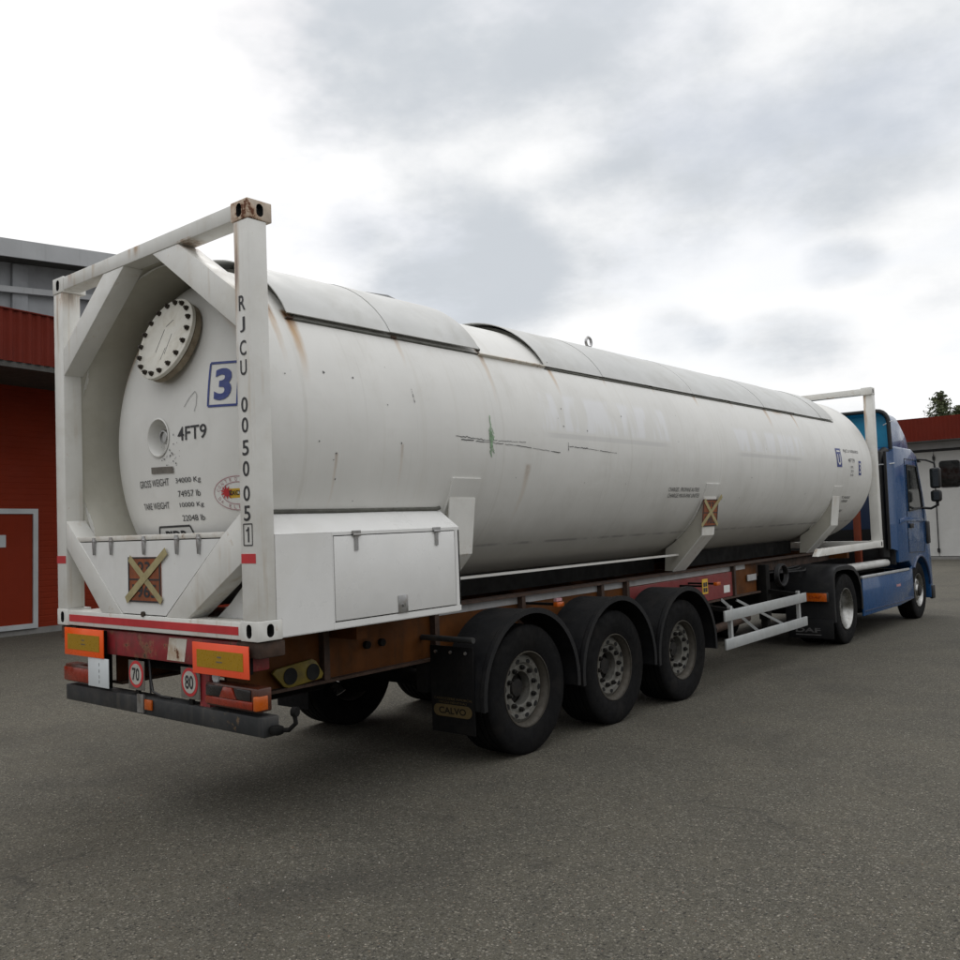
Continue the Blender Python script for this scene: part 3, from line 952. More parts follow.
# corner castings with real apertures
def casting_mesh(mat):
    """casting for the (+x, rear, top) corner: origin at the outer corner, body extends -x, +y, -z"""
    a = B().box(-0.165, 0.0, 0.0, 0.178, -0.118, 0.0)
    me = a.mesh('corner_casting', mat, bevel=0.006)

    def oval(w_, h_, n=20):
        return [(math.copysign(max(h_, w_) / 2 - min(w_, h_) / 2, math.sin(t)) * (1 if h_ > w_ else 0) * (0 if abs(math.sin(t)) < 1e-6 else 1), t) for t in range(0)]

    def cut_poly(c0, c1, w_, h_):
        pts = []
        rr = w_ / 2
        for q in range(9):
            t = PI * q / 8
            pts.append((c0 + rr * math.cos(t), c1 + (h_ / 2 - rr) + rr * math.sin(t)))
        for q in range(9):
            t = PI + PI * q / 8
            pts.append((c0 + rr * math.cos(t), c1 - (h_ / 2 - rr) + rr * math.sin(t)))
        return pts
    cuts = [B().prism(cut_poly(-0.082, -0.059, 0.05, 0.082), 'y', -0.02, 0.135),
            B().prism(cut_poly(0.09, -0.059, 0.05, 0.078), 'x', -0.13, 0.02),
            B().prism(cut_poly(-0.082, 0.09, 0.062, 0.12), 'z', -0.09, 0.02)]
    o = bpy.data.objects.new('tmp', me)
    C.objects.link(o)
    tmp = []
    for cb in cuts:
        cm = cb.mesh('cut', 'hole_shade_black', smooth=False)  # aperture walls coloured black for the shade inside
        co_ = bpy.data.objects.new('cut', cm)
        C.objects.link(co_)
        md = o.modifiers.new('b', 'BOOLEAN')
        md.object = co_
        md.operation = 'DIFFERENCE'
        md.solver = 'EXACT'
        md.material_mode = 'TRANSFER'
        tmp.append(co_)
    dg = bpy.context.evaluated_depsgraph_get()
    res = bpy.data.meshes.new_from_object(o.evaluated_get(dg))
    for t in tmp:
        bpy.data.objects.remove(t)
    bpy.data.objects.remove(o)
    res.name = 'corner_casting'
    return res


cast = {m_: casting_mesh(m_) for m_ in ('frame_white', 'rusty_casting')}


def casting(sx, front, topp, mat, parent):
    me = cast[mat].copy()
    M = Matrix.Diagonal((sx, -1 if front else 1, 1 if topp else -1, 1))
    me.transform(M)
    if M.determinant() < 0:
        me.flip_normals()
    return link('corner_casting', me, parent, (sx * HW, L if front else 0.0, H if topp else 0.0))


for sx in (1, -1):
    for front in (0, 1):
        for tp in (0, 1):
            casting(sx, front, tp, 'rusty_casting' if (sx == 1 and tp and not front) else 'frame_white', con)

# end frames (rear y 0..0.14, front mirrored)
def end_frame(y0, y1, rear):
    for sx in (1, -1):
        xo, xi = sx * (HW - 0.004), sx * (HW - 0.147)
        obj('corner_post', B().box(min(xo, xi), max(xo, xi), y0 + 0.004, y1, 0.118, H - 0.118), 'frame_white', con, bevel=0.008)
    obj('top_rail', B().box(-(HW - 0.165), HW - 0.165, y0 + 0.004, y1, 2.485, H - 0.008), 'frame_white', con, bevel=0.006)
    obj('bottom_rail', B().box(-(HW - 0.165), HW - 0.165, y0 + 0.004, y1, -0.004 + 0.008, 0.108), 'frame_white', con, bevel=0.006)


end_frame(0.0, 0.14, True)
end_frame(L - 0.14, L, False)


def brace(poly, y0, y1, mat='frame_white'):
    return obj('corner_brace', B().prism(poly, 'y', y0, y1), mat, con, bevel=0.004)


def braces(y0, y1):
    brace([(0.173, 2.484), (0.474, 2.484), (1.071, 2.075), (1.071, 1.852)], y0, y1)
    brace([(-0.471, 2.484), (-0.192, 2.484), (-1.071, 1.842), (-1.071, 2.045)], y0, y1)
    brace([(-1.071, 0.765), (-1.071, 0.565), (-0.573, 0.109), (-0.296, 0.109)], y0, y1)
    brace([(1.071, 0.748), (1.071, 0.455), (0.498, 0.109), (0.248, 0.109), (0.875, 0.614)], y0, y1)


braces(0.008, 0.155)
# front base: side rails of the front end, running back to the last saddle
for sx in (1, -1):
    obj('base_side_rail', B().prism([(9.20, 0.006), (L - 0.179, 0.006), (L - 0.179, 0.105), (9.34, 0.105)], 'x', min(sx * 1.12, sx * 1.215), max(sx * 1.12, sx * 1.215)), 'frame_white', con, bevel=0.006)
# rear diagonal webs that close the lower rear corners around the barrel
obj('rear_base_plate', B().box(-1.07, 1.07, 0.16, 0.66, 0.085, 0.10), 'frame_white', con, smooth=False)

# saddles
def saddle(y0, y1, sx):
    pr = [(1.078, 0.828), (1.026, 0.408), (0.655, 0.012), (0.55, 0.012)]
    arc = []
    for d in np.linspace(-61, -25, 12):
        t = math.radians(d)
        arc.append(((R + 0.013) * math.cos(t), ZC + (R + 0.013) * math.sin(t)))
    pr = pr + arc
    near = [(sx * a, b_) for a, b_ in pr]
    s = obj('saddle', B().prism(near, 'y', y0 + 0.02, y1 - 0.02), 'skirt_white', con, bevel=0.0, smooth=False)
    fl = B()
    fl.plate([(sx * 1.092, y0, 0.829), (sx * 1.092, y1, 0.829), (sx * 1.040, y1, 0.406), (sx * 1.040, y0, 0.406)], 0.012 * -sx)
    fl.plate([(sx * 1.040, y0, 0.404), (sx * 1.040, y1, 0.404), (sx * 0.665, y1, 0.004), (sx * 0.665, y0, 0.004)], 0.012 * -sx)
    obj('saddle_flange', fl, 'frame_white', s, smooth=False)
    pb = B()
    v, nn = [], 12
    angs = np.linspace(-52, -16, nn)
    if sx < 0:
        angs = 180 - angs
    for r in (R + 0.013, R - 0.004):
        for a in angs:
            v += [cylpt(r, a, y0 - 0.01), cylpt(r, a, y1 + 0.03)]
    f = [(2 * i, 2 * i + 1, 2 * i + 3, 2 * i + 2) for i in range(nn - 1)]
    f += [(2 * nn + a, 2 * nn + b_, 2 * nn + c_, 2 * nn + d_) for a, b_, c_, d_ in f]
    e = nn - 1
    f += [(0, 2 * nn, 2 * nn + 1, 1), (2 * e, 2 * e + 1, 2 * nn + 2 * e + 1, 2 * nn + 2 * e)]
    f += [(2 * i, 2 * i + 2, 2 * nn + 2 * i + 2, 2 * nn + 2 * i) for i in range(nn - 1)]
    f += [(2 * i + 1, 2 * i + 3, 2 * nn + 2 * i + 3, 2 * nn + 2 * i + 1) for i in range(nn - 1)]
    pb.add(v, f)
    obj('wear_pad', pb, 'tank_white', con, smooth=True)
    return s


for ys in ((1.84, 2.13), (6.07, 6.37), (10.28, 10.58)):
    for sx in (1, -1):
        saddle(*ys, sx)
# lower pale angle running along the barrel between the saddles
for sx in (1, -1):
    obj('side_angle', B().box(min(sx * 0.70, sx * 0.745), max(sx * 0.70, sx * 0.745), 2.132, 6.068, 0.186, 0.206), 'frame_white', con, smooth=False)
    obj('gap_shade_plate', B().box(min(sx * 0.42, sx * 0.429), max(sx * 0.42, sx * 0.429), 2.132, 6.068, 0.012, 0.19), 'axle_black', con, smooth=False)  # added black sheet keeps the shaded gap below the barrel dark
    obj('gap_shade_plate', B().box(min(sx * 0.45, sx * 0.459), max(sx * 0.45, sx * 0.459), 6.372, 10.2, 0.012, 0.20), 'axle_black', con, smooth=False)

# sun shield panels
def shield(y0, y1, r, a0=36.6, dz=0.0):
    b = B()
    nn = 28
    v = []
    for rr in (r, r - 0.007):
        for i in range(nn):
            a = a0 + (180 - 2 * a0) * i / (nn - 1)
            for y in (y0, y1):
                p = cylpt(rr - 0.040 * (1 - math.sin(PI * i / (nn - 1)) ** 0.6), a, y)
                v.append((p[0], p[1], p[2] + dz))
    f = [(2 * i, 2 * i + 1, 2 * i + 3, 2 * i + 2) for i in range(nn - 1)]
    f += [(2 * nn + a, 2 * nn + d_, 2 * nn + c_, 2 * nn + b_) for a, b_, c_, d_ in f]
    e = nn - 1
    f += [(0, 2 * nn, 2 * nn + 1, 1), (2 * e + 1, 2 * nn + 2 * e + 1, 2 * nn + 2 * e, 2 * e)]
    f += [(2 * i, 2 * i + 2, 2 * nn + 2 * i + 2, 2 * nn + 2 * i) for i in range(nn - 1)]
    f += [(2 * i + 1, 2 * nn + 2 * i + 1, 2 * nn + 2 * i + 3, 2 * i + 3) for i in range(nn - 1)]
    b.add(v, f)
    return obj('sun_shield_panel', b, 'shield_white', con, angle=50)


ed = [0.47, 1.39, 2.39]
for i in range(2):
    shield(ed[i] + (0.004 if i else 0), ed[i + 1], 1.252 + 0.004 * (i % 2), 37.0)
ed = [3.30, 4.256, 5.229, 6.165, 7.153, 8.187, 9.255, 10.328, 10.85]
for i in range(8):
    shield(ed[i] + 0.004, ed[i + 1], 1.232 + 0.004 * (i % 2) + random.uniform(-0.002, 0.002), 35.8)
for sx in (1, -1):
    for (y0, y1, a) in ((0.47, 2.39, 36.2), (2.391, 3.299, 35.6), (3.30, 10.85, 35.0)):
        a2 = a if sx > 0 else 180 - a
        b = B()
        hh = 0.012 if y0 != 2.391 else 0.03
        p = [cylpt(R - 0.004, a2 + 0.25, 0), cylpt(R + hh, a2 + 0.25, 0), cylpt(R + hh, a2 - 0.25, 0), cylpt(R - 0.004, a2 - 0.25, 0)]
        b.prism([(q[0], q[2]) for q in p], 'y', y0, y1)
        obj('shield_rail', b, 'old_white' if y0 == 2.391 else 'seal_shade_grey', con, smooth=False)  # rails under the panels are coloured dark for the shadow gap
    for y in (0.50, 1.44, 2.42, 2.70, 3.02, 3.36, 4.26, 5.23, 6.17, 7.15, 8.19, 9.26, 10.33):
        a2 = 36.2 if sx > 0 else 180 - 36.2
        b = B().beam(cylpt(R - 0.002, a2, y), cylpt(R + 0.020, a2, y), 0.012, 0.05, up=(0, 1, 0))
        obj('shield_bracket', b, 'rust_flange', con, smooth=False)
for y in (0.485, 2.37, 3.315):
    b = B()
    nn = 30
    pts = [cylpt(R + 0.014, 38 + 104 * i / (nn - 1), y + 0.06) for i in range(nn)]
    b.tube(pts, 0.016, 6)
    obj('shield_hoop', b, 'seal_shade_grey', con)
# lifting eye on the shield
ey = Vector((0.10, 5.40, ZC + 1.245))
b = B()
pts = [ey + Vector((0, 0.055 * math.cos(t), 0.075 + 0.055 * math.sin(t))) for t in np.linspace(0, 2 * PI, 21)]
b.tube(pts, 0.016, 8)
b.cyl(ey + Vector((0, 0, -0.03)), ey + Vector((0, 0, 0.025)), 0.035, 0.03, 12)
obj('lifting_eye', b, 'steel', con)

# manhole cover on the rear head
mx, mz = -0.30, 2.00
eps = 1e-3
my = heady(mx, mz)
gx = (heady(mx + eps, mz) - heady(mx - eps, mz)) / (2 * eps)
gz = (heady(mx, mz + eps) - heady(mx, mz - eps)) / (2 * eps)
nrm = Vector((gx, -1, gz)).normalized()
nrm = Vector((0.016, -0.948, 0.317)).normalized()
Mh = nrm.to_track_quat('Z', 'Y').to_matrix().to_4x4()
Mh.translation = Vector((0.030, 0.170, 1.970)) - nrm * 0.062
cov_r = 0.30
b = B().lathe([(-0.16, cov_r - 0.06), (0.0, cov_r - 0.06)], 'z', n=56)
nk = obj('manhole_neck', b, 'tank_white', con)
nk.matrix_local = Mh
fl = obj('manhole_flange', B().lathe([(-0.02, 0.2), (-0.02, cov_r - 0.012), (-0.016, cov_r - 0.006), (0.024, cov_r - 0.006), (0.027, cov_r - 0.012), (0.027, 0.2)], 'z', n=64), 'flange_brown', con)
fl.matrix_local = Mh
cv = obj('manhole_cover', B().lathe([(0.031, 0.0), (0.031, cov_r - 0.004), (0.034, cov_r), (0.058, cov_r), (0.062, cov_r - 0.006), (0.062, 0.001)], 'z', n=64), 'cover_cream', con)
cv.matrix_local = Mh
bm_ = B().cyl((0, 0, 0.0), (0, 0, 0.016), 0.018, n=6)
bm_.cyl((0, 0, 0.016), (0, 0, 0.028), 0.010, n=8)
bolt_me = bm_.mesh('bolt', 'bolt_dark', smooth=False)
for i in range(18):
    t = 2 * PI * (i + 0.3) / 18
    link('bolt', bolt_me, cv, ((cov_r - 0.034) * math.cos(t), (cov_r - 0.034) * math.sin(t), 0.0622))
scr = B()
for (x0, y0, x1, y1) in ((-0.06, -0.10, -0.03, 0.07), (0.06, -0.13, 0.08, 0.02), (0.03, -0.17, 0.05, -0.08), (-0.02, 0.09, 0.05, 0.13)):
    scr.beam((x0, y0, 0.0628), (x1, y1, 0.0628), 0.004, 0.0016)
obj('scratch', scr, 'print_faded', cv, smooth=False)['kind'] = 'stuff'

# lettering and stickers on the rear head
OFF = 0.004


def onhead(x, z):
    return (x, heady(x, z) - OFF, z)


def onhead2(x, z):
    return (x, heady(x, z) - OFF - 0.003, z)


b = B()
lettering(b, '4FT9', onhead, 0.150, 0.442, 1.256, 1.350, 0.008)
for s_, x0, x1, z0, z1 in (('GROSS WEIGHT', -0.405, 0.012, 0.968, 1.018), ('34000 Kg', 0.092, 0.356, 0.968, 1.012), ('74957 lb', 0.104, 0.338, 0.884, 0.926),
                           ('TARE WEIGHT', -0.388, -0.020, 0.812, 0.858), ('10000 Kg', 0.104, 0.352, 0.806, 0.846), ('22048 lb', 0.108, 0.340, 0.722, 0.762)):
    obj('lettering', lettering(B(), s_, onhead, x0, x1, z0, z1, 0.0), 'print_black', head, smooth=False)
obj('lettering', b, 'print_black', head, smooth=False)


def strip(b, pts, w_, fn):
    """ribbon of width w_ along 2-D points, mapped by fn"""
    n = len(pts)
    v = []
    for i, p in enumerate(pts):
        a = pts[max(i - 1, 0)]
        c = pts[min(i + 1, n - 1)]
        dx, dz_ = c[0] - a[0], c[1] - a[1]
        l_ = math.hypot(dx, dz_) or 1
        nx, nz_ = -dz_ / l_ * w_ / 2, dx / l_ * w_ / 2
        v += [fn(p[0] + nx, p[1] + nz_), fn(p[0] - nx, p[1] - nz_)]
    b.add(v, [(2 * i, 2 * i + 1, 2 * i + 3, 2 * i + 2) for i in range(n - 1)])
    return b


def seg(a, c, n=8):
    return [(a[0] + (c[0] - a[0]) * i / n, a[1] + (c[1] - a[1]) * i / n) for i in range(n + 1)]


b = B()
q = [(0.455, 1.745), (0.700, 1.730), (0.700, 1.448), (0.455, 1.460)]
for i in range(4):
    strip(b, seg(q[i], q[(i + 1) % 4], 10), 0.016, onhead)
lettering(b, '3', onhead, 0.505, 0.648, 1.490, 1.700, 0.03)
obj('number_three', b, 'print_blue', head, smooth=False)
b = B()
q = [(-0.21, 0.688), (0.17, 0.690), (0.21, 0.60), (-0.25, 0.60)]
for i in range(4):
    strip(b, seg(q[i], q[(i + 1) % 4], 10), 0.014, onhead)
lettering(b, 'PIDR', onhead, -0.14, 0.13, 0.59, 0.660, 0.03)
obj('lettering', b, 'print_black', head, smooth=False)
obj('data_plate', B().add([onhead2(-0.196, 1.103), onhead2(-0.05, 1.098), onhead2(0.085, 1.092), onhead2(0.082, 1.048), onhead2(-0.05, 1.054), onhead2(-0.198, 1.058)], [(0, 1, 4, 5), (1, 2, 3, 4)]), 'plate_grey', head, smooth=False)
# oval inspection sticker
ocx, ocz, orx, orz = 0.66, 0.885, 0.192, 0.108
b = B()
ov = [(ocx, ocz)] + [(ocx + orx * math.cos(t), ocz + orz * math.sin(t)) for t in np.linspace(0, 2 * PI, 41)[:-1]]
rings2 = []
vv = [onhead(*ov[0])]
for k in (0.33, 0.66, 1.0):
    vv += [onhead(ocx + k * orx * math.cos(t), ocz + k * orz * math.sin(t)) for t in np.linspace(0, 2 * PI, 41)[:-1]]
ff = [(0, 1 + j, 1 + (j + 1) % 40) for j in range(40)]
for i in range(2):
    ff += [(1 + i * 40 + j, 1 + (i + 1) * 40 + j, 1 + (i + 1) * 40 + (j + 1) % 40, 1 + i * 40 + (j + 1) % 40) for j in range(40)]
stk = obj('inspection_sticker', B().add(vv, ff), 'sticker_white', head, smooth=False)
b = B()
for k in (1.0, 0.66):
    strip(b, [(ocx + k * orx * math.cos(t), ocz + k * orz * math.sin(t)) for t in np.linspace(0, 2 * PI, 49)], 0.005, onhead2)
for word, a0, a1, up in (('CONTROLLATO', 165, 15, 1), ('DA ELEMENTI', 200, 340, -1)):
    for i, ch in enumerate(word):
        if ch == ' ':
            continue
        t = math.radians(a0 + (a1 - a0) * i / (len(word) - 1))
        cx, cz = ocx + orx * 0.83 * math.cos(t), ocz + orz * 0.83 * math.sin(t)
        rot = math.atan2(orz * math.cos(t), -orx * math.sin(t)) + (PI if up > 0 else 0)
        v, f = text_geo(ch)
        b.add([onhead2(cx + (p[0] - 0.5) * 0.018 * math.cos(rot) - (p[1] - 0.5) * 0.022 * math.sin(rot),
                       cz + (p[0] - 0.5) * 0.018 * math.sin(rot) + (p[1] - 0.5) * 0.022 * math.cos(rot)) for p in v], f)
obj('sticker_print', b, 'print_rose', stk, smooth=False)
b = B()
q = [(0.59, 0.915), (0.76, 0.915), (0.76, 0.855), (0.59, 0.855)]
b.add([onhead2(*p) for p in q], [(0, 1, 2, 3)])
obj('sticker_patch', b, 'sticker_yellow', stk, smooth=False)
b = B()
st_ = [(0.575 + (0.05 if i % 2 else 0.022) * math.cos(2 * PI * i / 20) * 1.05, 0.893 + (0.05 if i % 2 else 0.022) * math.sin(2 * PI * i / 20)) for i in range(20)]
b.add([(p[0], heady(*p) - 0.010, p[1]) for p in [(0.575, 0.893)] + st_], [(0, 1 + i, 1 + (i + 1) % 20) for i in range(20)])
obj('sticker_star', b, 'print_red', stk, smooth=False)
b = lettering(B(), 'EXCLUS', lambda x, z: (x, heady(x, z) - 0.0125, z), 0.60, 0.745, 0.872, 0.902, 0.03)
obj('sticker_word', b, 'print_black', stk, smooth=False)
# scuffs on the head
b = B()
for i in range(40):
    x, z = random.gauss(0.05, 0.06), random.gauss(1.16, 0.055)
    r_ = random.uniform(0.002, 0.007)
    b.add([onhead(x + r_ * math.cos(t) * random.uniform(.5, 1.5), z + r_ * math.sin(t) * random.uniform(.5, 1.5)) for t in (0, 1.3, 2.6, 3.9, 5.2)], [(0, 1, 2, 3, 4)])
strip(b, [(0.22, 1.48), (0.27, 1.535), (0.325, 1.575), (0.345, 1.55), (0.343, 1.48), (0.325, 1.44)], 0.0035, onhead)
obj('scuff', b, 'print_faded', head, smooth=False)['kind'] = 'stuff'

# letters on the right rear post, one below the other
def rearface(y):
    return lambda x, z: (x, y, z)


b = B()
for ch, z in zip('RJCU005005', (1.978, 1.849, 1.711, 1.595, 1.377, 1.257, 1.124, 1.002, 0.858, 0.742)):
    wd = 0.062 if ch != 'J' else 0.048
    obj('number_character', lettering(B(), ch, rearface(0.0015), 1.144 - wd / 2, 1.144 + wd / 2, z - 0.045, z + 0.045, 0.012), 'print_black', con, smooth=False)
strip(b, [(1.152, 0.574), (1.152, 0.662)], 0.013, rearface(0.0015))
strip(b, [(1.156, 0.656), (1.143, 0.646), (1.130, 0.640)], 0.010, rearface(0.0012))
q = [(1.106, 0.680), (1.188, 0.680), (1.188, 0.556), (1.106, 0.556)]
for i in range(4):
    strip(b, seg(q[i], q[(i + 1) % 4], 2), 0.007, rearface(0.0015))
obj('check_digit', b, 'print_black', con, smooth=False)
for sx in (1, -1):
    x0, x1 = sorted((sx * 1.078, sx * 1.213))
    obj('red_tape', B().box(x0, x1, 0.0015, 0.0038, 0.452, 0.507), 'print_red', con, smooth=False)
b = B()
b.box(-1.035, 1.03, 0.0012, 0.0038, 0.032, 0.081)
obj('red_tape', b, 'print_red', con, smooth=False)

# rear service hatch between the lower braces
hp = [(-0.885, 0.600), (0.852, 0.600), (0.240, 0.116), (-0.288, 0.116)]
hatch = obj('service_hatch', B().prism(hp, 'y', 0.012, 0.03), 'hatch_white', con, smooth=False)
obj('hatch_shade_block', B().prism([(-0.93, 0.628), (0.90, 0.628), (0.255, 0.110), (-0.303, 0.110)], 'y', 0.045, 0.135), 'hole_shade_black', con, smooth=False)  # solid black block stands in for the shade behind the hatch
obj('hatch_hinge_bar', B().box(-0.93, 0.872, 0.010, 0.044, 0.606, 0.640), 'ledge_white', con, bevel=0.005)
obj('hatch_box_top', B().box(-0.95, 0.90, 0.045, 0.20, 0.629, 0.639), 'ledge_white', con, smooth=False)
for x in (-0.658, -0.422, 0.003, 0.395, 0.638):
    b = B()
    b.cyl((x - 0.020, 0.006, 0.606), (x + 0.020, 0.006, 0.606), 0.012, n=12)
    b.prism([(x - 0.012, 0.632), (x + 0.012, 0.632), (x + 0.015, 0.575), (x + 0.007, 0.51), (x - 0.007, 0.51), (x - 0.015, 0.575)], 'y', -0.004, 0.0115)
    obj('hinge', b, 'steel', hatch, bevel=0.002)
obj('hatch_latch', B().cyl((-0.02, -0.004, 0.118), (-0.02, 0.011, 0.118), 0.018, n=14), 'bolt_dark', hatch)


def hazard(parent, P, w_, h_, name='hazard_plate'):
    """orange plate with black rim and crossbar; P maps (u, v, depth) with u, v in 0..1"""
    def quadbox(bb, u0, u1, v0, v1, d0, d1):
        v = [P(u, vv_, d) for d in (d0, d1) for vv_ in (v0, v1) for u in (u0, u1)]
        bb.add(v, [(0, 2, 3, 1), (4, 5, 7, 6), (0, 1, 5, 4), (1, 3, 7, 5), (3, 2, 6, 7), (2, 0, 4, 6)])
    b = B()
    quadbox(b, 0, 1, 0, 1, 0.0, 0.006)
    o = obj(name, b, 'hazard_orange', parent, smooth=False)
    b = B()
    for u0, u1, v0, v1 in ((0, 1, 0.965, 1), (0, 1, 0, 0.035), (0, 0.04, 0.035, 0.965), (0.96, 1, 0.035, 0.965), (0.04, 0.96, 0.485, 0.52)):
        quadbox(b, u0, u1, v0, v1, 0.0062, 0.008)
    lettering(b, '23', lambda u, v: P(u, v, 0.0075), 0.31, 0.69, 0.60, 0.90, 0.02)
    lettering(b, '1965', lambda u, v: P(u, v, 0.0075), 0.13, 0.87, 0.10, 0.40, 0.02)
    obj('plate_print', b, 'print_black', o, smooth=False)
    for (a, c, ww) in (((0.05, 0.98), (1.03, 0.03), 0.12), ((-0.06, 0.03), (1.20, 1.13), 0.13)):
        bb = B()
        k = h_ / w_
        d = Vector((c[0] - a[0], (c[1] - a[1]) * k))
        nn = Vector((-d.y, d.x)).normalized() * ww / 2
        pts = [(a[0] + nn.x, a[1] + nn.y / k), (a[0] - nn.x, a[1] - nn.y / k), (c[0] - nn.x, c[1] - nn.y / k), (c[0] + nn.x, c[1] + nn.y / k)]
        dd = 0.010 if a[0] > 0 else 0.0125
        bb.add([P(p[0], p[1], dd) for p in pts] + [P(p[0], p[1], dd - 0.001) for p in pts], [(0, 1, 2, 3), (7, 6, 5, 4), (0, 4, 5, 1), (1, 5, 6, 2), (2, 6, 7, 3), (3, 7, 4, 0)])
        obj('tape', bb, 'paper_tape', o, smooth=False)
    return o


hazard(con, lambda u, v, d: (-0.20 + 0.40 * u, 0.0105 - d, 0.196 + 0.298 * v), 0.40, 0.298)
hazard(con, lambda u, v, d: (1.0935 - 0.123 * (0.829 - 0.503 - 0.30 * v) + d, 6.04 + 0.37 * u, 0.503 + 0.30 * v), 0.37, 0.30)

# side equipment box
obj('box_side_panel', B().prism([(0.1795, 0.012), (0.575, 0.012), (0.575, 0.6118), (0.1415, 0.6118), (0.1415, 0.1195), (0.1795, 0.1195)], 'x', 1.155, 1.2140), 'box_white', con, smooth=False)
obj('box_rear_wall', B().prism([(0.56, 0.102), (1.15, 0.102), (1.15, 0.60), (1.04, 0.50), (0.88, 0.34), (0.70, 0.19)], 'y', 0.181, 0.19), 'box_white', con, smooth=False)
yb0, yb1, zb0, zb1 = 0.585, 1.735, 0.050, 0.592
b = B()
b.box(1.16, 1.215, 0.5752, 1.782, 0.012, zb0)
b.box(1.16, 1.215, 0.5752, 1.782, zb1, 0.612)
b.box(1.16, 1.2148, 0.5752, yb0, zb0 + .0005, zb1 - .0005)
b.box(1.16, 1.2148, yb1, 1.7818, zb0 + .0005, zb1 - .0005)
obj('box_frame', b, 'box_white', con, smooth=False)
obj('box_top', B().plate([(1.215, 0.142, 0.6125), (1.215, 1.782, 0.6125), (1.03, 1.782, 0.742), (1.03, 0.142, 0.742)], 0.01), 'box_white', con, smooth=False)
obj('box_end', B().prism([(1.2148, 0.0125), (1.2148, 0.6115), (1.03, 0.741), (0.93, 0.741), (0.80, 0.0125)], 'y', 1.768, 1.7815), 'box_white', con, smooth=False)
obj('box_shade_block', B().box(1.10, 1.155, 0.60, 1.76, 0.02, 0.59), 'hole_shade_black', con, smooth=False)  # black block stands in for the shade behind the door gaps
obj('box_floor', B().box(0.80, 1.21, 0.182, 1.766, 0.006, 0.0115), 'box_white', con, smooth=False)
dr = obj('box_door', B().box(1.19, 1.2165, yb0 + 0.007, yb1 - 0.006, zb0 + 0.008, zb1 - 0.006), 'box_white', con, bevel=0.003)
for y in (0.775, 1.535):
    b = B().box(1.217, 1.2235, y - 0.016, y + 0.016, 0.492, 0.590)
    b.box(1.2155, 1.230, y - 0.034, y + 0.034, 0.588, 0.618)
    b.cyl((1.226, y - 0.034, 0.590), (1.226, y + 0.034, 0.590), 0.009, n=10)
    obj('hinge', b, 'steel', dr, smooth=False)
b = B().box(1.217, 1.224, 1.137, 1.227, 0.052, 0.172)
lt = obj('latch', b, 'steel', dr, bevel=0.004)
obj('lock_knob', B().cyl((1.2245, 1.182, 0.105), (1.236, 1.182, 0.105), 0.012, n=12), 'bright_steel', lt)
obj('box_seal', B().tube([(1.036, 0.145, 0.752), (1.038, 0.8, 0.750), (1.034, 1.3, 0.753), (1.038, 1.74, 0.752), (1.05, 1.77, 0.76)], 0.014, 8), 'seal_shade_grey', con)

# prints and marks on the barrel flank
def onshell(y, z, off=0.0035):
    zz = max(-0.999, min(0.999, (z - ZC) / R))
    c = math.sqrt(1 - zz * zz)
    r = R + off
    return (r * c, y, ZC + r * zz)


b = B()
lettering(b, 'CHARGES : PROPANE AUTRES', onshell, 5.22, 5.92, 0.888, 0.930, 0.0)
obj('lettering', b, 'print_faded', con, smooth=False)
b = B()
lettering(b, 'CHARGE MAXI-PAR UNITES', onshell, 5.24, 5.96, 0.826, 0.868, 0.0)
obj('lettering', b, 'print_faded', con, smooth=False)
b = B()
for k in range(6):
    b.add([onshell(10.30, 1.26 + k * 0.046), onshell(10.52, 1.262 + k * 0.046), onshell(10.52, 1.262 + (k + 1) * 0.046), onshell(10.30, 1.26 + (k + 1) * 0.046)], [(0, 1, 2, 3)])
blue = obj('blue_sticker', b, 'print_blue', con, smooth=False)
b = B()
strip(b, [(10.36, 1.45), (10.36, 1.33), (10.39, 1.31), (10.43, 1.31), (10.46, 1.33), (10.46, 1.45)], 0.03, lambda y, z: onshell(y, z, 0.006))
strip(b, [(10.34, 1.495), (10.48, 1.495)], 0.022, lambda y, z: onshell(y, z, 0.006))
obj('sticker_print', b, 'sticker_white', blue, smooth=False)
b = B()
for k in range(5):
    b.add([onshell(11.30, 1.155 + k * 0.044), onshell(11.42, 1.155 + k * 0.044), onshell(11.42, 1.155 + (k + 1) * 0.044), onshell(11.30, 1.155 + (k + 1) * 0.044)], [(0, 1, 2, 3)])
b2 = obj('blue_sticker', b, 'print_blue', con, smooth=False)
b = lettering(B(), '3', lambda y, z: onshell(y, z, 0.006), 11.315, 11.405, 1.19, 1.34, 0.0)
obj('sticker_print', b, 'sticker_white', b2, smooth=False)
for s_, y0, y1, z0, z1 in (('RJCU 005005', 10.66, 11.36, 1.478, 1.535), ('4FT9', 10.82, 11.12, 1.34, 1.40), ('LPG', 10.92, 11.04, 1.255, 1.29), ('23', 10.92, 11.04, 1.195, 1.23),
                           ('10', 10.92, 11.04, 1.135, 1.17), ('TARE', 10.72, 11.12, 0.80, 0.835), ('10000', 10.80, 11.06, 0.745, 0.78), ('34000', 10.80, 11.06, 0.60, 0.635)):
    obj('lettering', lettering(B(), s_, onshell, y0, y1, z0, z1, 0.0), 'print_faded', con, smooth=False)
# scratches, chalk-green scribble, rub marks
b = B()
rnd = random.Random(4)


def wander(a, c, n, j):
    return [(a[0] + (c[0] - a[0]) * i / n, a[1] + (c[1] - a[1]) * i / n + rnd.gauss(0, j)) for i in range(n + 1)]


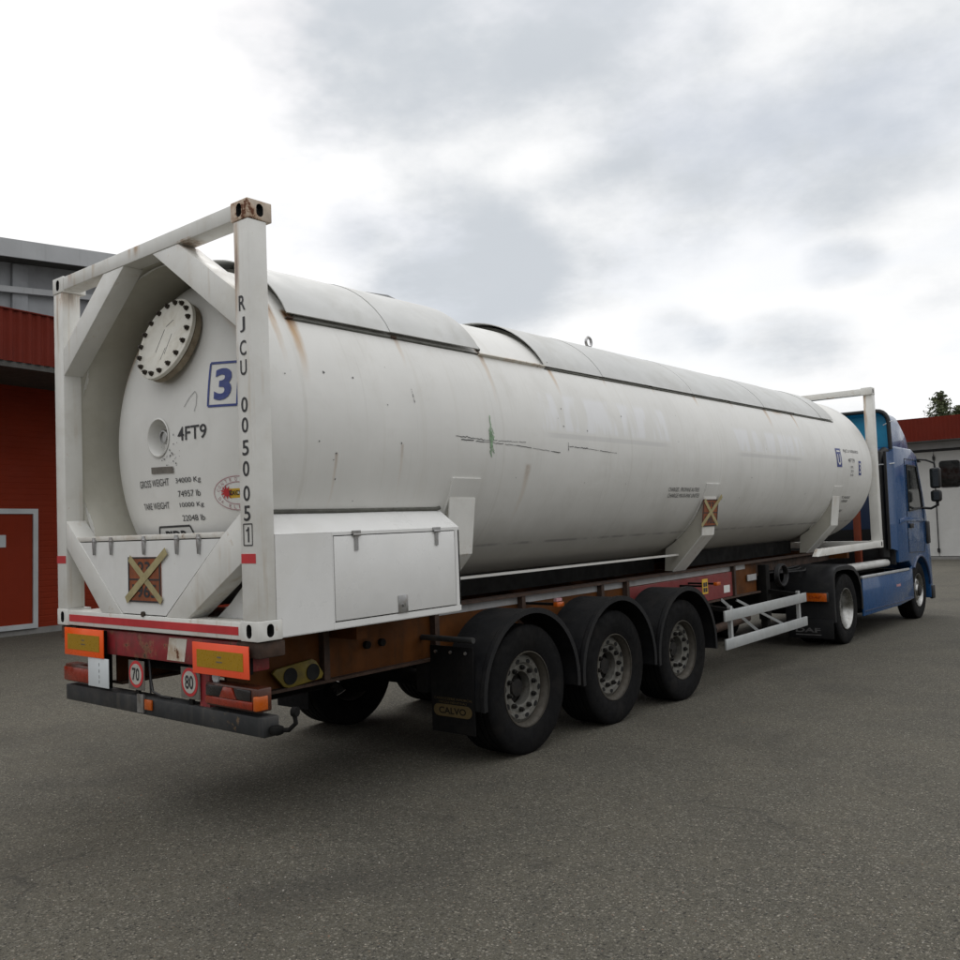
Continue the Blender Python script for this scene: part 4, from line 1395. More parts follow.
for a, c, w_, j in (((1.90, 1.262), (2.62, 1.245), 0.007, 0.0022), ((2.60, 1.244), (3.19, 1.209), 0.0055, 0.001), ((1.84, 1.285), (2.25, 1.266), 0.005, 0.003), ((2.3, 1.272), (2.7, 1.276), 0.004, 0.002),
                    ((3.315, 1.30), (3.318, 1.235), 0.010, 0.001), ((3.33, 1.268), (3.62, 1.262), 0.006, 0.002), ((3.60, 1.261), (4.11, 1.238), 0.0045, 0.001), ((1.42, 1.60), (1.43, 1.50), 0.006, 0.002)):
    pts = wander(a, c, 30, j)
    k0 = 0
    while k0 < 30:
        k1 = min(30, k0 + rnd.randint(2, 7))
        strip(b, pts[k0:k1 + 1], w_ * rnd.uniform(0.35, 1.25), onshell)
        k0 = k1 + (1 if rnd.random() < 0.35 else 0)
for i in range(34):
    y, z = rnd.uniform(0.3, 10.8), rnd.uniform(0.75, 1.75)
    r_ = rnd.uniform(0.002, 0.006)
    b.add([onshell(y + r_ * math.cos(t) * rnd.uniform(.6, 1.6), z + r_ * math.sin(t) * rnd.uniform(.6, 1.6)) for t in (0, 1.05, 2.1, 3.15, 4.2, 5.25)], [(0, 1, 2, 3, 4, 5)])
for (y, z, r_) in ((0.628, 1.636, 0.008), (0.876, 1.626, 0.006), (0.684, 1.115, 0.006), (0.702, 0.953, 0.006), (1.269, 1.204, 0.006)):
    b.add([onshell(y + r_ * math.cos(t) * rnd.uniform(.6, 1.5), z + r_ * math.sin(t) * rnd.uniform(.6, 1.5)) for t in (0, 1.05, 2.1, 3.15, 4.2, 5.25)], [(0, 1, 2, 3, 4, 5)])
obj('scratch', b, 'print_faded', con, smooth=False)['kind'] = 'stuff'
plain('green_mark', (0.25, 0.38, 0.24), 0.8, vary=0.3, scale=30)
b = B()
strip(b, [(2.255 + rnd.gauss(0, 0.004), 1.465 - 0.012 * i) for i in range(26)], 0.010, onshell)
for i in range(34):
    z = rnd.gauss(1.285, 0.05)
    strip(b, wander((2.25 + rnd.gauss(0, 0.015), z + 0.02), (2.26 + rnd.gauss(0, 0.02), z - 0.03), 5, 0.003), 0.006, onshell)
obj('chalk_mark', b, 'green_mark', con, smooth=False)['kind'] = 'stuff'
# soot on the box wall seen through the lower corner
b = B()
for i in range(16):
    x, z = 1.05 + rnd.gauss(0, 0.03), 0.27 + rnd.gauss(0, 0.022)
    r_ = rnd.uniform(0.006, 0.018)
    b.add([(x + r_ * math.cos(t) * rnd.uniform(.6, 1.6), 0.1795, z + r_ * math.sin(t) * rnd.uniform(.6, 1.6)) for t in (0, 1.05, 2.1, 3.15, 4.2, 5.25)], [(0, 1, 2, 3, 4, 5)])
obj('soot_spot', b, 'print_black', con, smooth=False)['kind'] = 'stuff'

# ------------------------------------------------------------------ semi-trailer
TB = Vector((0, 3.9, -1.153 - TILT * 3.9))
tr_loc = Matrix.Translation((0, 0, HZ)) @ Matrix.Rotation(TILT, 4, 'X') @ TB
trl = thing('semi_trailer', 'three-axle container trailer with orange-brown and red chassis carrying the white tank', 'trailer', tr_loc, (TILT, 0, 0))
TO = tuple(-TB)


def tp(name, b, mat, parent=None, **kw):
    return obj(name, b, mat, parent or trl, None if parent else TO, **kw)


for sx in (1, -1):
    x = 0.66 * sx
    b = B().box(x - 0.012, x + 0.012, 0.16, 8.35, -0.395, -0.02)
    mb = tp('main_beam', b, 'chassis_orange', smooth=False)
    b = B().box(x - 0.075, x + 0.075, 0.16, 11.9, -0.019, 0.0)
    b.box(x - 0.07, x + 0.07, 0.16, 8.35, -0.415, -0.3955)
    b.prism([(8.352, -0.21), (8.352, -0.02), (11.9, -0.02), (11.9, -0.14), (8.7, -0.16)], 'x', x - 0.012, x + 0.012)
    tp('beam_flange', b, 'rust_flange', mb, smooth=False)
    xo = x + sx * 0.0135
    b = B()
    b.box(min(xo, xo + sx * 0.003), max(xo, xo + sx * 0.003), 2.08, 8.0, -0.085, -0.024)
    tp('side_tape', b, 'grey_tape', mb, smooth=False)
    b = B()
    for y in (0.9, 2.02, 3.15, 4.45, 4.94, 7.55):
        b = B().box(min(xo, xo + sx * 0.055), max(xo, xo + sx * 0.055), y, y + 0.05, -0.394, -0.021)
        tp('stiffener', b, 'rust_flange', mb, smooth=False)
    b = B().box(min(xo, xo + sx * 0.03), max(xo, xo + sx * 0.03), 5.00, 7.54, -0.392, -0.092)
    tp('red_panel', b, 'chassis_red', mb, smooth=False, bevel=0.004)
    for y in (1.335, 1.484):
        tp('chassis_bolt', B().cyl((xo, y, -0.212), (xo + sx * 0.03, y, -0.212), 0.028, n=12), 'axle_black', mb)
# cross members and bolsters
for y in (0.9, 2.0, 3.24, 4.55, 5.7, 6.9, 8.2, 9.3, 10.6, 11.8):
    tp('cross_member', B().box(-0.645, 0.645, y, y + 0.09, -0.30 if y < 8.3 else -0.13, -0.03), 'chassis_orange', smooth=False)
for y in (1.0, 11.2):
    tp('outrigger', B().box(-0.95, 0.95, y, y + 0.10, -0.12, -0.025), 'chassis_orange', smooth=False)
# rear bolster (red) under the container
bol = tp('rear_bolster', B().box(-1.10, 1.10, 0.04, 0.17, -0.185, -0.014), 'bolster_red', bevel=0.012)
tp('white_band', B().prism([(0.232, -0.026), (0.435, -0.026), (0.400, -0.170), (0.200, -0.170)], 'y', 0.0375, 0.0395), 'old_white', bol, smooth=False)
for sx in (1, -1):
    x0, x1 = sorted((sx * 0.98, sx * 1.20))
    tp('twist_lock', B().box(x0, x1, 0.02, 0.21, -0.10, -0.006), 'rust_flange', bevel=0.01)
# marker plates
for (x0, x1, z0, z1, m_) in ((-1.085, -0.525, -0.207, -0.012, 'marker_orange'), (0.570, 1.140, -0.216, -0.026, 'marker_red')):
    mp = tp('marker_plate', B().box(x0, x1, -0.012, -0.004, z0, z1), m_, bevel=0.002)
    tp('reflector', B().box(x0 + 0.05, x1 - 0.05, -0.0145, -0.0125, z0 + 0.042, z1 - 0.042), 'marker_yellow', mp, smooth=False)
    b = B()
    cx, cz = (x0 + x1) / 2, (z0 + z1) / 2
    b.box(cx - 0.02, cx + 0.02, -0.0155, -0.0148, cz + 0.012, cz + 0.02)
    b.box(cx - 0.03, cx + 0.03, -0.0155, -0.0148, cz - 0.016, cz - 0.009)
    tp('small_print', b, 'print_faded', mp, smooth=False)
    b = B()
    for sx in (x0 + 0.06, x1 - 0.06):
        b.box(sx - 0.02, sx + 0.02, -0.0035, 0.05, z0 + 0.02, z1 - 0.01)
    tp('plate_bracket', b, 'axle_black', mp, smooth=False)
wp = tp('number_plate', B().box(-0.752, -0.468, -0.006, 0.0, -0.408, -0.2075), 'plate_white', bevel=0.002)
b = B()
for z in (-0.25, -0.295, -0.335, -0.37):
    b.box(-0.598, -0.592, -0.0072, -0.0063, z - 0.012, z + 0.010)
tp('small_print', b, 'print_faded', wp, smooth=False)
tp('plate_backing', B().box(-0.70, -0.50, 0.0005, 0.02, -0.40, -0.215), 'axle_black', wp, smooth=False)
# bumper
bp = tp('bumper', B().box(-1.195, 1.19, 0.045, 0.16, -0.556, -0.438), 'bumper_grey', bevel=0.012)
tp('bumper_bracket', B().box(-0.165, -0.085, 0.030, 0.044, -0.54, -0.42), 'steel', bp, smooth=False)
tp('amber_reflector', B().box(-0.075, 0.012, 0.030, 0.044, -0.515, -0.448), 'lens_amber', bp, bevel=0.004)
for x in (-0.72, 0.57):
    tp('bumper_hanger', B().box(x - 0.052, x + 0.052, 0.07, 0.13, -0.4385, -0.12), 'bolster_red' if x > 0 else 'axle_black', bp, smooth=False)
b = B().tube([(1.16, 0.10, -0.52), (1.30, 0.14, -0.51), (1.345, 0.155, -0.47), (1.34, 0.15, -0.42)], 0.014, 8)
b.cyl((1.325, 0.15, -0.405), (1.355, 0.16, -0.405), 0.028, n=14)
tp('rope_hook', b, 'axle_black', bp)
tp('bumper_clamp', B().box(1.192, 1.27, 0.07, 0.14, -0.540, -0.485), 'axle_black', bp, bevel=0.02)
# tail lamps
def lamp(x0, x1, z0, z1, sx):
    bd = tp('tail_lamp', B().box(x0, x1, 0.03, 0.13, z0, z1), 'lens_body', bevel=0.012)
    w_ = (x1 - x0)
    if sx > 0:
        tp('red_lens', B().prism([(x0 + 0.02 * w_, z0 + 0.015), (x0 + 0.92 * w_, z0 + 0.015), (x0 + 0.92 * w_, z0 + 0.06), (x0 + 0.02 * w_, z0 + 0.06)], 'y', 0.018, 0.0295), 'lens_red', bd, bevel=0.004)
        tp('triangle_reflector', B().prism([(x0 + 0.30 * w_, z0 + 0.062), (x0 + 0.62 * w_, z0 + 0.062), (x0 + 0.54 * w_, z1 - 0.012), (x0 + 0.38 * w_, z1 - 0.012)], 'y', 0.016, 0.0295), 'lens_red', bd, bevel=0.003)
        for a, c in ((0.03, 0.30), (0.62, 0.88)):
            tp('dark_lens', B().prism([(x0 + a * w_, z0 + 0.065), (x0 + c * w_, z0 + 0.065), (x0 + (c + (0.07 if a < 0.3 else 0)) * w_, z1 - 0.012), (x0 + (a - (0.05 if a > 0.3 else 0)) * w_, z1 - 0.012)], 'y', 0.020, 0.0295), 'lens_dark', bd, bevel=0.003)
        tp('amber_lens', B().box(x0 + 0.945 * w_, x1 + 0.003, 0.014, 0.10, z0 + 0.012, z1 - 0.045), 'lens_amber', bd, bevel=0.006)
    else:
        tp('red_lens', B().box(x0 + 0.01, x1 - 0.03, 0.018, 0.0295, z0 + 0.012, z1 - 0.02), 'lens_red', bd, bevel=0.004)


lamp(0.640, 1.165, -0.412, -0.272, 1)
lamp(-1.175, -0.765, -0.414, -0.285, -1)
tp('round_reflector', B().cyl((0.700, 0.06, -0.246), (0.700, 0.072, -0.246), 0.034, n=20), 'plate_white')
# speed plates 70 / 80
for x, s_ in ((-0.205, '70'), (0.435, '80')):
    pb = tp('speed_plate', B().box(x - 0.10, x + 0.10, 0.052, 0.056, -0.400, -0.205), 'plate_grey', smooth=False)
    dz_ = -0.296
    for r_, y, m_ in ((0.090, 0.049, 'print_red'), (0.070, 0.0475, 'sign_white')):
        tp('sign_disc', B().cyl((x, y, dz_), (x, 0.0515, dz_), r_, n=32), m_, pb, smooth=False)
    b = lettering(B(), s_, rearface(0.0462), x - 0.046, x + 0.046, dz_ - 0.043, dz_ + 0.043, 0.02)
    tp('sign_print', b, 'print_black', pb, smooth=False)
    tp('plate_stay', B().box(x - 0.02, x + 0.02, 0.057, 0.075, -0.44, -0.17), 'axle_black', pb, smooth=False)
tp('cable', B().tube([(-0.10, 0.09, -0.20), (-0.07, 0.08, -0.33), (-0.03, 0.07, -0.40), (0.06, 0.08, -0.425), (0.16, 0.09, -0.43)], 0.008, 6), 'trim_black')
tp('cable', B().tube([(-0.13, 0.10, -0.19), (-0.10, 0.09, -0.30), (-0.085, 0.085, -0.42)], 0.006, 6), 'trim_black')

# wheels
def tyre_prof(r, w_, bead=0.29):
    h = w_ / 2
    half = [(-h * 0.80, bead), (-h * 0.90, bead + 0.015), (-h * 0.97, bead + 0.06), (-h * 0.985, bead + 0.075), (-h * 1.0, bead + 0.10), (-h, r - 0.085), (-h * 0.985, r - 0.07), (-h * 0.975, r - 0.04), (-h * 0.90, r - 0.012), (-h * 0.84, r - 0.004)]
    tread = []
    for gx_ in (-0.52, -0.18, 0.18, 0.52):
        for d, rr in ((-0.05, 0), (-0.035, 0.014), (0.035, 0.014), (0.05, 0)):
            tread.append((h * (gx_ + d), r - rr - abs(gx_) * 0.003))
    return half + tread + [(-a, b_) for a, b_ in reversed(half)]


tyre_me = B().lathe(tyre_prof(0.508, 0.375), 'x', n=64).mesh('tyre', 'tyre_rubber', angle=28)
rb = B().lathe([(-0.15, 0.285), (0.05, 0.262), (0.125, 0.268), (0.148, 0.284), (0.160, 0.298), (0.168, 0.297), (0.168, 0.288)], 'x', n=64)
flange_me = rb.mesh('rim_flange', 'rim_edge', angle=40)
dk = B().lathe([(0.095, 0.264), (0.112, 0.238), (0.108, 0.205), (0.092, 0.188), (0.095, 0.150), (0.088, 0.132), (0.01, 0.128)], 'x', n=64)
nb_ = B()
for i in range(10):
    t = 2 * PI * i / 10
    p = Vector((0.092, 0.164 * math.cos(t), 0.164 * math.sin(t)))
    nb_.cyl(p, p + Vector((0.028, 0, 0)), 0.020, n=6)
    nb_.cyl(p + Vector((0.028, 0, 0)), p + Vector((0.042, 0, 0)), 0.011, n=6)
tnut_me = nb_.mesh('wheel_nut', 'hub_dark', smooth=False)
disc_me = dk.mesh('rim_disc', 'rim_grey', angle=35)
vb = B()
for i in range(10):
    t = 2 * PI * (i + 0.5) / 10
    c = Vector((0, 0.221 * math.cos(t), 0.221 * math.sin(t)))
    rad, tan = Vector((0, math.cos(t), math.sin(t))), Vector((0, -math.sin(t), math.cos(t)))
    pts = [c + rad * 0.016 * math.cos(q) + tan * 0.025 * math.sin(q) for q in np.linspace(0, 2 * PI, 13)[:-1]]
    vb.add([p + Vector((0.1135, 0, 0)) for p in pts] + [p + Vector((0.098, 0, 0)) for p in pts], [tuple(range(12))] + [(k_, (k_ + 1) % 12, (k_ + 1) % 12 + 12, k_ + 12) for k_ in range(12)])
vent_me = vb.mesh('vent_shade_plate', 'hole_shade_black', smooth=False)  # black plates on the disc stand in for shaded vent openings
hubb = B().lathe([(-0.08, 0.128), (0.0, 0.122), (0.0, 0.082), (0.045, 0.078), (0.062, 0.068), (0.066, 0.0)], 'x', n=40)
hub_me = hubb.mesh('hub', 'hub_dark', angle=35)


def wheel(parent, loc, sx, off=None, parts=None):
    wl = bpy.data.objects.new('wheel', None)
    C.objects.link(wl)
    wl.parent = parent
    wl.location = Vector(loc) + Vector(off or (0, 0, 0))
    wl.rotation_euler = (random.uniform(0, 6), 0, 0 if sx > 0 else PI)
    for nm, me in parts or (('tyre', tyre_me), ('rim_flange', flange_me), ('rim_disc', disc_me), ('wheel_nut', tnut_me), ('vent_shade_plate', vent_me), ('hub', hub_me)):
        pt = link(nm, me, wl)
        if nm in ('vent_shade_plate', 'wheel_nut'):
            pt['kind'] = 'stuff'
    return wl


AX = (2.58, 3.895, 5.215)
for y in AX:
    zc = -1.153 - TILT * y + 0.503
    for sx in (1, -1):
        wheel(trl, (sx * 1.018, y, zc), sx, TO)
    tp('axle', B().cyl((-0.9, y, zc), (0.9, y, zc), 0.07, n=14), 'axle_black')
    for sx in (1, -1):
        b = B()
        b.cyl((sx * 0.74, y, zc), (sx * 0.84, y, zc), 0.20, n=24)
        b.beam((sx * 0.62, y - 0.55, -0.56), (sx * 0.62, y + 0.35, zc + 0.07), 0.09, 0.10)
        b.cyl((sx * 0.62, y + 0.34, zc + 0.06), (sx * 0.62, y + 0.34, -0.42), 0.13, n=16)
        b.box(sx * 0.62 - 0.05, sx * 0.62 + 0.05, y - 0.62, y - 0.46, -0.66, -0.41)
        tp('suspension', b, 'axle_black')
    # mudguards
    for sx in (1, -1):
        b = B()
        nn = 30
        xi, xo = sx * 0.845, sx * 1.262
        ring = [(xi, 0.628), (xo - sx * 0.05, 0.628), (xo - sx * 0.035, 0.640), (xo, 0.640), (xo, 0.598), (xo - sx * 0.008, 0.598), (xo - sx * 0.008, 0.628), (xi, 0.618)]
        m_ = len(ring)
        for i in range(nn):
            a = math.radians(-6 + 192 * i / (nn - 1))
            for (px, pr_) in ring:
                b.v.append((px, y + pr_ * math.cos(a), zc + pr_ * math.sin(a)))
        for i in range(nn - 1):
            for k in range(m_):
                b.f.append((i * m_ + k, i * m_ + (k + 1) % m_, (i + 1) * m_ + (k + 1) % m_, (i + 1) * m_ + k))
        b.f += [tuple(range(m_)), tuple(range((nn - 1) * m_ + m_ - 1, (nn - 1) * m_ - 1, -1))]
        mg = tp('mudguard', b, 'mudguard_black', angle=30)
        st = B().cyl((sx * 0.68, y - 0.66, zc + 0.46), (sx * 1.20, y - 0.66, zc + 0.46), 0.022, n=12)
        if y == AX[0]:
            tp('mudguard_stay', st, 'bumper_grey', mg)
for sx in (1, -1):
    x0, x1 = sorted((sx * 0.735, sx * 1.165))
    mf = tp('mudflap', B().box(x0, x1, 1.945, 1.953, -0.935, -0.285), 'black_rubber', bevel=0.002)
    if sx > 0:
        pts = []
        for (cx, a0) in ((1.095, -90), (0.805, 90)):
            for q in range(9):
                t = math.radians(a0 + q * 22.5)
                pts.append((cx + 0.045 * math.cos(t), -0.768 + 0.045 * math.sin(t)))
        ovl = tp('flap_badge', B().prism(pts, 'y', 1.940, 1.9445), 'flap_yellow', mf, smooth=False)
        b = lettering(B(), 'CALVO', rearface(1.9385), 0.815, 1.085, -0.793, -0.743, 0.02)
        tp('flap_lettering', b, 'axle_black', ovl, smooth=False)
        b = lettering(B(), 'CARROZZERIE RIMORCHI', rearface(1.9435), 0.765, 1.140, -0.690, -0.672, 0.0)
        lettering(b, 'VEICOLI INDUSTRIALI', rearface(1.9435), 0.810, 1.090, -0.715, -0.699, 0.0)
        tp('flap_lettering', b, 'flap_yellow', mf, smooth=False)
        b = B()
        for x in (0.80, 0.95, 1.10):
            b.cyl((x, 1.93, -0.33), (x, 1.944, -0.33), 0.012, n=8)
        tp('flap_bolt', b, 'steel', mf, smooth=False)
# yellow drawn bracket with two black discs for the shade of its holes, at the rear of the beam
b = B().prism([(0.47, -0.285), (0.50, -0.262), (0.80, -0.235), (0.835, -0.255), (0.895, -0.345), (0.88, -0.375), (0.60, -0.40), (0.56, -0.385)], 'x', 0.70, 0.725)
yb = tp('tow_bracket', b, 'old_yellow', bevel=0.006)
for y in (0.61, 0.80):
    tp('bracket_shade_disc', B().cyl((0.7255, y, -0.322), (0.732, y, -0.322), 0.055, n=20), 'hole_shade_black', yb, smooth=False)
tp('rear_cross_tube', B().cyl((-0.64, 0.34, -0.27), (0.64, 0.34, -0.27), 0.045, n=14), 'axle_black')
# dark gear under the frame
for (p0, p1, r_) in (((-0.35, 1.05, -0.56), (-0.35, 1.75, -0.56), 0.13), ((0.35, 6.35, -0.58), (0.35, 7.2, -0.58), 0.14), ((-0.4, 6.2, -0.58), (-0.4, 7.3, -0.58), 0.15)):
    b = B().cyl(p0, p1, r_, n=24)
    tp('air_reservoir', b, 'axle_black')
tp('air_line', B().tube([(0.9, 5.95, -0.42), (0.98, 6.2, -0.46), (0.92, 6.5, -0.44), (0.85, 6.9, -0.50)], 0.018, 8), 'axle_black')
tp('air_line', B().tube([(0.85, 5.95, -0.50), (0.95, 6.1, -0.62), (0.9, 6.3, -0.70), (0.6, 6.5, -0.66)], 0.022, 8), 'axle_black')
tp('brown_pipe', B().cyl((0.72, 6.9, -0.74), (0.72, 7.9, -0.70), 0.05, n=14), 'rust_flange')
# landing legs
for sx in (1, -1):
    b = B().box(sx * 0.72 - 0.06, sx * 0.72 + 0.06, 8.42, 8.55, -0.78, -0.06)
    b.box(sx * 0.72 - 0.045, sx * 0.72 + 0.045, 8.435, 8.535, -0.98, -0.78)
    b.box(sx * 0.72 - 0.12, sx * 0.72 + 0.12, 8.36, 8.61, -1.0, -0.98)
    tp('landing_leg', b, 'axle_black', bevel=0.006)
# hose bundle and gladhand gear by the gooseneck
b = B()
for k in range(3):
    pts = [(0.80 + 0.02 * k, 8.85 + 0.17 * math.cos(t), -0.22 + 0.14 * math.sin(t)) for t in np.linspace(0, 2 * PI, 17)]
    b.tube(pts, 0.018, 6)
tp('hose_coil', b, 'trim_black')
for k in range(3):
    tp('supply_hose', B().tube([(0.5 + 0.1 * k, 8.9, -0.20), (0.7 + 0.1 * k, 9.5, -0.16 - 0.02 * k), (0.6, 10.6, -0.15), (0.3 + 0.1 * k, 12.0, 0.0)], 0.014, 6), 'trim_black')
# side under-run guard
for sx in (1, -1):
    x0, x1 = sorted((sx * 1.18, sx * 1.205))
    pg = []
    for (z0, z1, d) in ((-0.555, -0.435, 0), (-0.865, -0.745, 0)):
        b = B().box(x0, x1, 6.20, 8.69, z0, z1)
        pg.append(tp('guard_rail', b, 'guard_alu', bevel=0.008))
    for y in (6.42, 8.50):
        tp('guard_post', B().box(min(sx * 1.14, sx * 1.179), max(sx * 1.14, sx * 1.179), y - 0.025, y + 0.025, -0.85, -0.40), 'guard_alu', smooth=False)
        tp('guard_arm', B().beam((sx * 0.68, y, -0.40), (sx * 1.16, y, -0.45), 0.05, 0.05), 'axle_black', smooth=False)
    tp('guard_brace', B().beam((sx * 1.15, 7.35, -0.84), (sx * 0.72, 7.15, -0.40), 0.03, 0.03), 'guard_alu', smooth=False)
    tp('guard_brace', B().beam((sx * 1.15, 8.2, -0.84), (sx * 0.72, 7.6, -0.45), 0.03, 0.03), 'guard_alu', smooth=False)
# side marker lamps and small plates
for (y, z) in ((3.24, -0.085), (6.36, -0.145)):
    sl = tp('side_lamp', B().box(1.03, 1.075, y - 0.05, y + 0.05, z - 0.022, z + 0.018), 'lens_amber', bevel=0.006)
    tp('lamp_base', B().box(0.68, 1.029, y - 0.02, y + 0.02, z - 0.012, z + 0.008), 'axle_black', sl, smooth=False)
tp('red_reflector', B().box(1.03, 1.06, 3.20, 3.28, -0.060, -0.035), 'print_rose')
ip = tp('instruction_plate', B().box(1.0, 1.006, 6.09, 6.22, -0.245, -0.080), 'sticker_yellow', smooth=False)
b = B()
for k in range(2):
    for j in range(2):
        b.box(1.0063, 1.0075, 6.107 + 0.052 * k, 6.150 + 0.052 * k, -0.225 + 0.06 * j, -0.178 + 0.06 * j)
tp('plate_print', b, 'print_black', ip, smooth=False)
tp('plate_stay', B().box(0.69, 0.999, 6.13, 6.17, -0.17, -0.15), 'axle_black', ip, smooth=False)
tp('white_label', B().box(0.7045, 0.707, 7.28, 7.45, -0.335, -0.245), 'sticker_white', smooth=False)
tp('grey_label', B().box(0.690, 0.700, 8.02, 8.30, -0.245, -0.165), 'grey_tape', smooth=False)

# ------------------------------------------------------------------ tractor unit
tr = thing('tractor_truck', 'blue tractor truck with tall roof deflector, coupled to the trailer front', 'truck', (0, 11.6, 0))
KO = (0, -11.6, 0)


def kp(name, b, mat, parent=None, **kw):
    return obj(name, b, mat, parent or tr, None if parent else KO, **kw)


for sx in (1, -1):
    kp('chassis_beam', B().box(sx * 0.43 - 0.04, sx * 0.43 + 0.04, 9.15, 14.8, 0.66, 0.93), 'axle_black', smooth=False)
kp('fifth_wheel', B().prism([(-0.45, 9.85), (0.45, 9.85), (0.45, 10.75), (0.12, 10.75), (0.0, 10.4), (-0.12, 10.75), (-0.45, 10.75)], 'z', 1.02, 1.13), 'axle_black')
kp('fifth_wheel_mount', B().box(-0.42, 0.42, 10.0, 10.6, 0.93, 1.02), 'axle_black')
kp('end_cross_member', B().box(-0.46, 0.46, 9.08, 9.15, 0.64, 0.95), 'axle_black')
# rear wheels: twin tyres, outer rim deep and bright
ttyre = B().lathe(tyre_prof(0.505, 0.29), 'x', n=64).mesh('tyre', 'tyre_rubber', angle=28)
rim2 = B().lathe([(0.13, 0.298), (0.138, 0.297), (0.138, 0.287), (0.118, 0.276), (0.10, 0.262), (-0.02, 0.255), (-0.055, 0.235), (-0.06, 0.15), (-0.04, 0.13), (0.03, 0.12), (0.05, 0.09), (0.05, 0.0)], 'x', n=64).mesh('rim_dish', 'bright_steel', angle=35)
nutb = B()
for i in range(10):
    t = 2 * PI * i / 10
    p = Vector((-0.06, 0.175 * math.cos(t), 0.175 * math.sin(t)))
    nutb.cyl(p, p + Vector((0.04, 0, 0)), 0.018, n=6)
nut_me = nutb.mesh('wheel_nut', 'steel', smooth=False)
rim3 = B().lathe([(0.13, 0.298), (0.138, 0.297), (0.138, 0.287), (0.118, 0.272), (0.06, 0.262), (0.055, 0.235), (0.105, 0.19), (0.118, 0.15), (0.112, 0.12), (0.14, 0.11), (0.15, 0.085), (0.15, 0.0)], 'x', n=64).mesh('rim_disc', 'bright_steel', angle=35)
hubf = B().lathe([(0.112, 0.118), (0.155, 0.105), (0.165, 0.07), (0.165, 0.0)], 'x', n=32).mesh('hub', 'hub_dark')
for sx in (1, -1):
    wheel(tr, (sx * 1.065, 10.28, 0.503), sx, KO, (('tyre', ttyre), ('rim_dish', rim2), ('wheel_nut', nut_me)))
    wheel(tr, (sx * 0.73, 10.28, 0.503), sx, KO, (('tyre', ttyre),))
    wheel(tr, (sx * 1.045, 14.33, 0.503), sx, KO, (('tyre', ttyre), ('rim_disc', rim3), ('hub', hubf)))
kp('axle', B().cyl((-0.9, 10.28, 0.503), (0.9, 10.28, 0.503), 0.11, n=14), 'axle_black')
kp('axle', B().cyl((-0.9, 14.33, 0.503), (0.9, 14.33, 0.503), 0.07, n=14), 'axle_black')
for sx in (1, -1):
    # rear mudguard: boxy back, curved over the tyre
    b = B()
    nn = 22
    xi, xo = sx * 0.56, sx * 1.25
    out_ = []
    path = [(9.62, 0.36), (9.60, 0.70), (9.61, 0.98), (9.66, 1.08), (9.76, 1.135), (10.0, 1.15), (10.30, 1.145), (10.55, 1.11), (10.76, 1.0), (10.88, 0.83), (10.92, 0.62), (10.92, 0.45)]
    rg = [(xi, 0.0), (xo - sx * 0.03, 0.0), (xo, -0.02), (xo, -0.075), (xo - sx * 0.012, -0.075), (xo - sx * 0.014, -0.014), (xi, -0.012)]
    m_ = len(rg)
    for i, p in enumerate(path):
        a = path[max(i - 1, 0)]
        c = path[min(i + 1, len(path) - 1)]
        d = Vector((c[0] - a[0], c[1] - a[1])).normalized()
        nx, nz_ = -d.y, d.x
        for (px, o_) in rg:
            b.v.append((px, p[0] + nx * o_, p[1] + nz_ * o_))
    for i in range(len(path) - 1):
        for k in range(m_):
            b.f.append((i * m_ + k, i * m_ + (k + 1) % m_, (i + 1) * m_ + (k + 1) % m_, (i + 1) * m_ + k))
    b.f += [tuple(range(m_)), tuple(range(len(path) * m_ - 1, (len(path) - 1) * m_ - 1, -1))]
    mg = kp('rear_mudguard', b, 'mudguard_black', angle=40)
    x0, x1 = sorted((sx * 0.60, sx * 1.23))
    fl_ = kp('mudflap', B().box(x0, x1, 9.60, 9.61, 0.135, 0.40), 'mudguard_black', mg, bevel=0.002)
    tl = kp('tail_lamp', B().box(min(sx * 0.86, sx * 1.20), max(sx * 0.86, sx * 1.20), 9.50, 9.588, 0.645, 0.790), 'trim_black', bevel=0.02)
    kp('lamp_lens', B().box(min(sx * 0.875, sx * 1.19), max(sx * 0.875, sx * 1.19), 9.490, 9.4995, 0.66, 0.775), 'lens_amber', tl, bevel=0.004)
    b = lettering(B(), 'DAF', rearface(9.4885), min(sx * 0.95, sx * 1.12), max(sx * 0.95, sx * 1.12), 0.700, 0.735, 0.0)
    kp('lamp_print', b, 'lens_red', tl, smooth=False)
b = lettering(B(), 'DAF', rearface(9.5975), 0.70, 1.05, 0.218, 0.282, 0.03)
b.box(0.70, 1.06, 9.5965, 9.598, 0.178, 0.192)
kp('flap_lettering', b, 'flap_grey', smooth=False)
# side skirts with pale step edge
for sx in (1, -1):
    xo, xi = sx * 1.232, sx * 1.205
    b = B().prism([(10.96, 0.335), (10.98, 0.895), (13.58, 0.890), (13.78, 0.975), (13.80, 0.40), (12.9, 0.345)], 'x', min(xo, xi), max(xo, xi))
    sk = kp('side_skirt', b, 'cab_blue', bevel=0.008)
    kp('skirt_edge', B().box(min(xi, xo + sx * 0.012), max(xi, xo + sx * 0.012), 10.95, 13.56, 0.897, 0.935), 'alu_strip', sk, bevel=0.004)
    kp('skirt_lip', B().box(min(xi, xo + sx * 0.01), max(xi, xo + sx * 0.01), 11.0, 13.75, 0.40, 0.412), 'cab_blue_dark', sk)
    kp('fuel_tank', B().box(min(sx * 0.55, sx * 1.19), max(sx * 0.55, sx * 1.19), 11.1, 13.4, 0.36, 0.88), 'axle_black', bevel=0.06)
kp('skirt_label', B().box(1.2325, 1.234, 12.75, 13.0, 0.66, 0.70), 'print_rose')
kp('air_tank', B().cyl((1.06, 10.75, 1.055), (1.06, 12.85, 1.055), 0.062, n=20), 'air_tank_white')
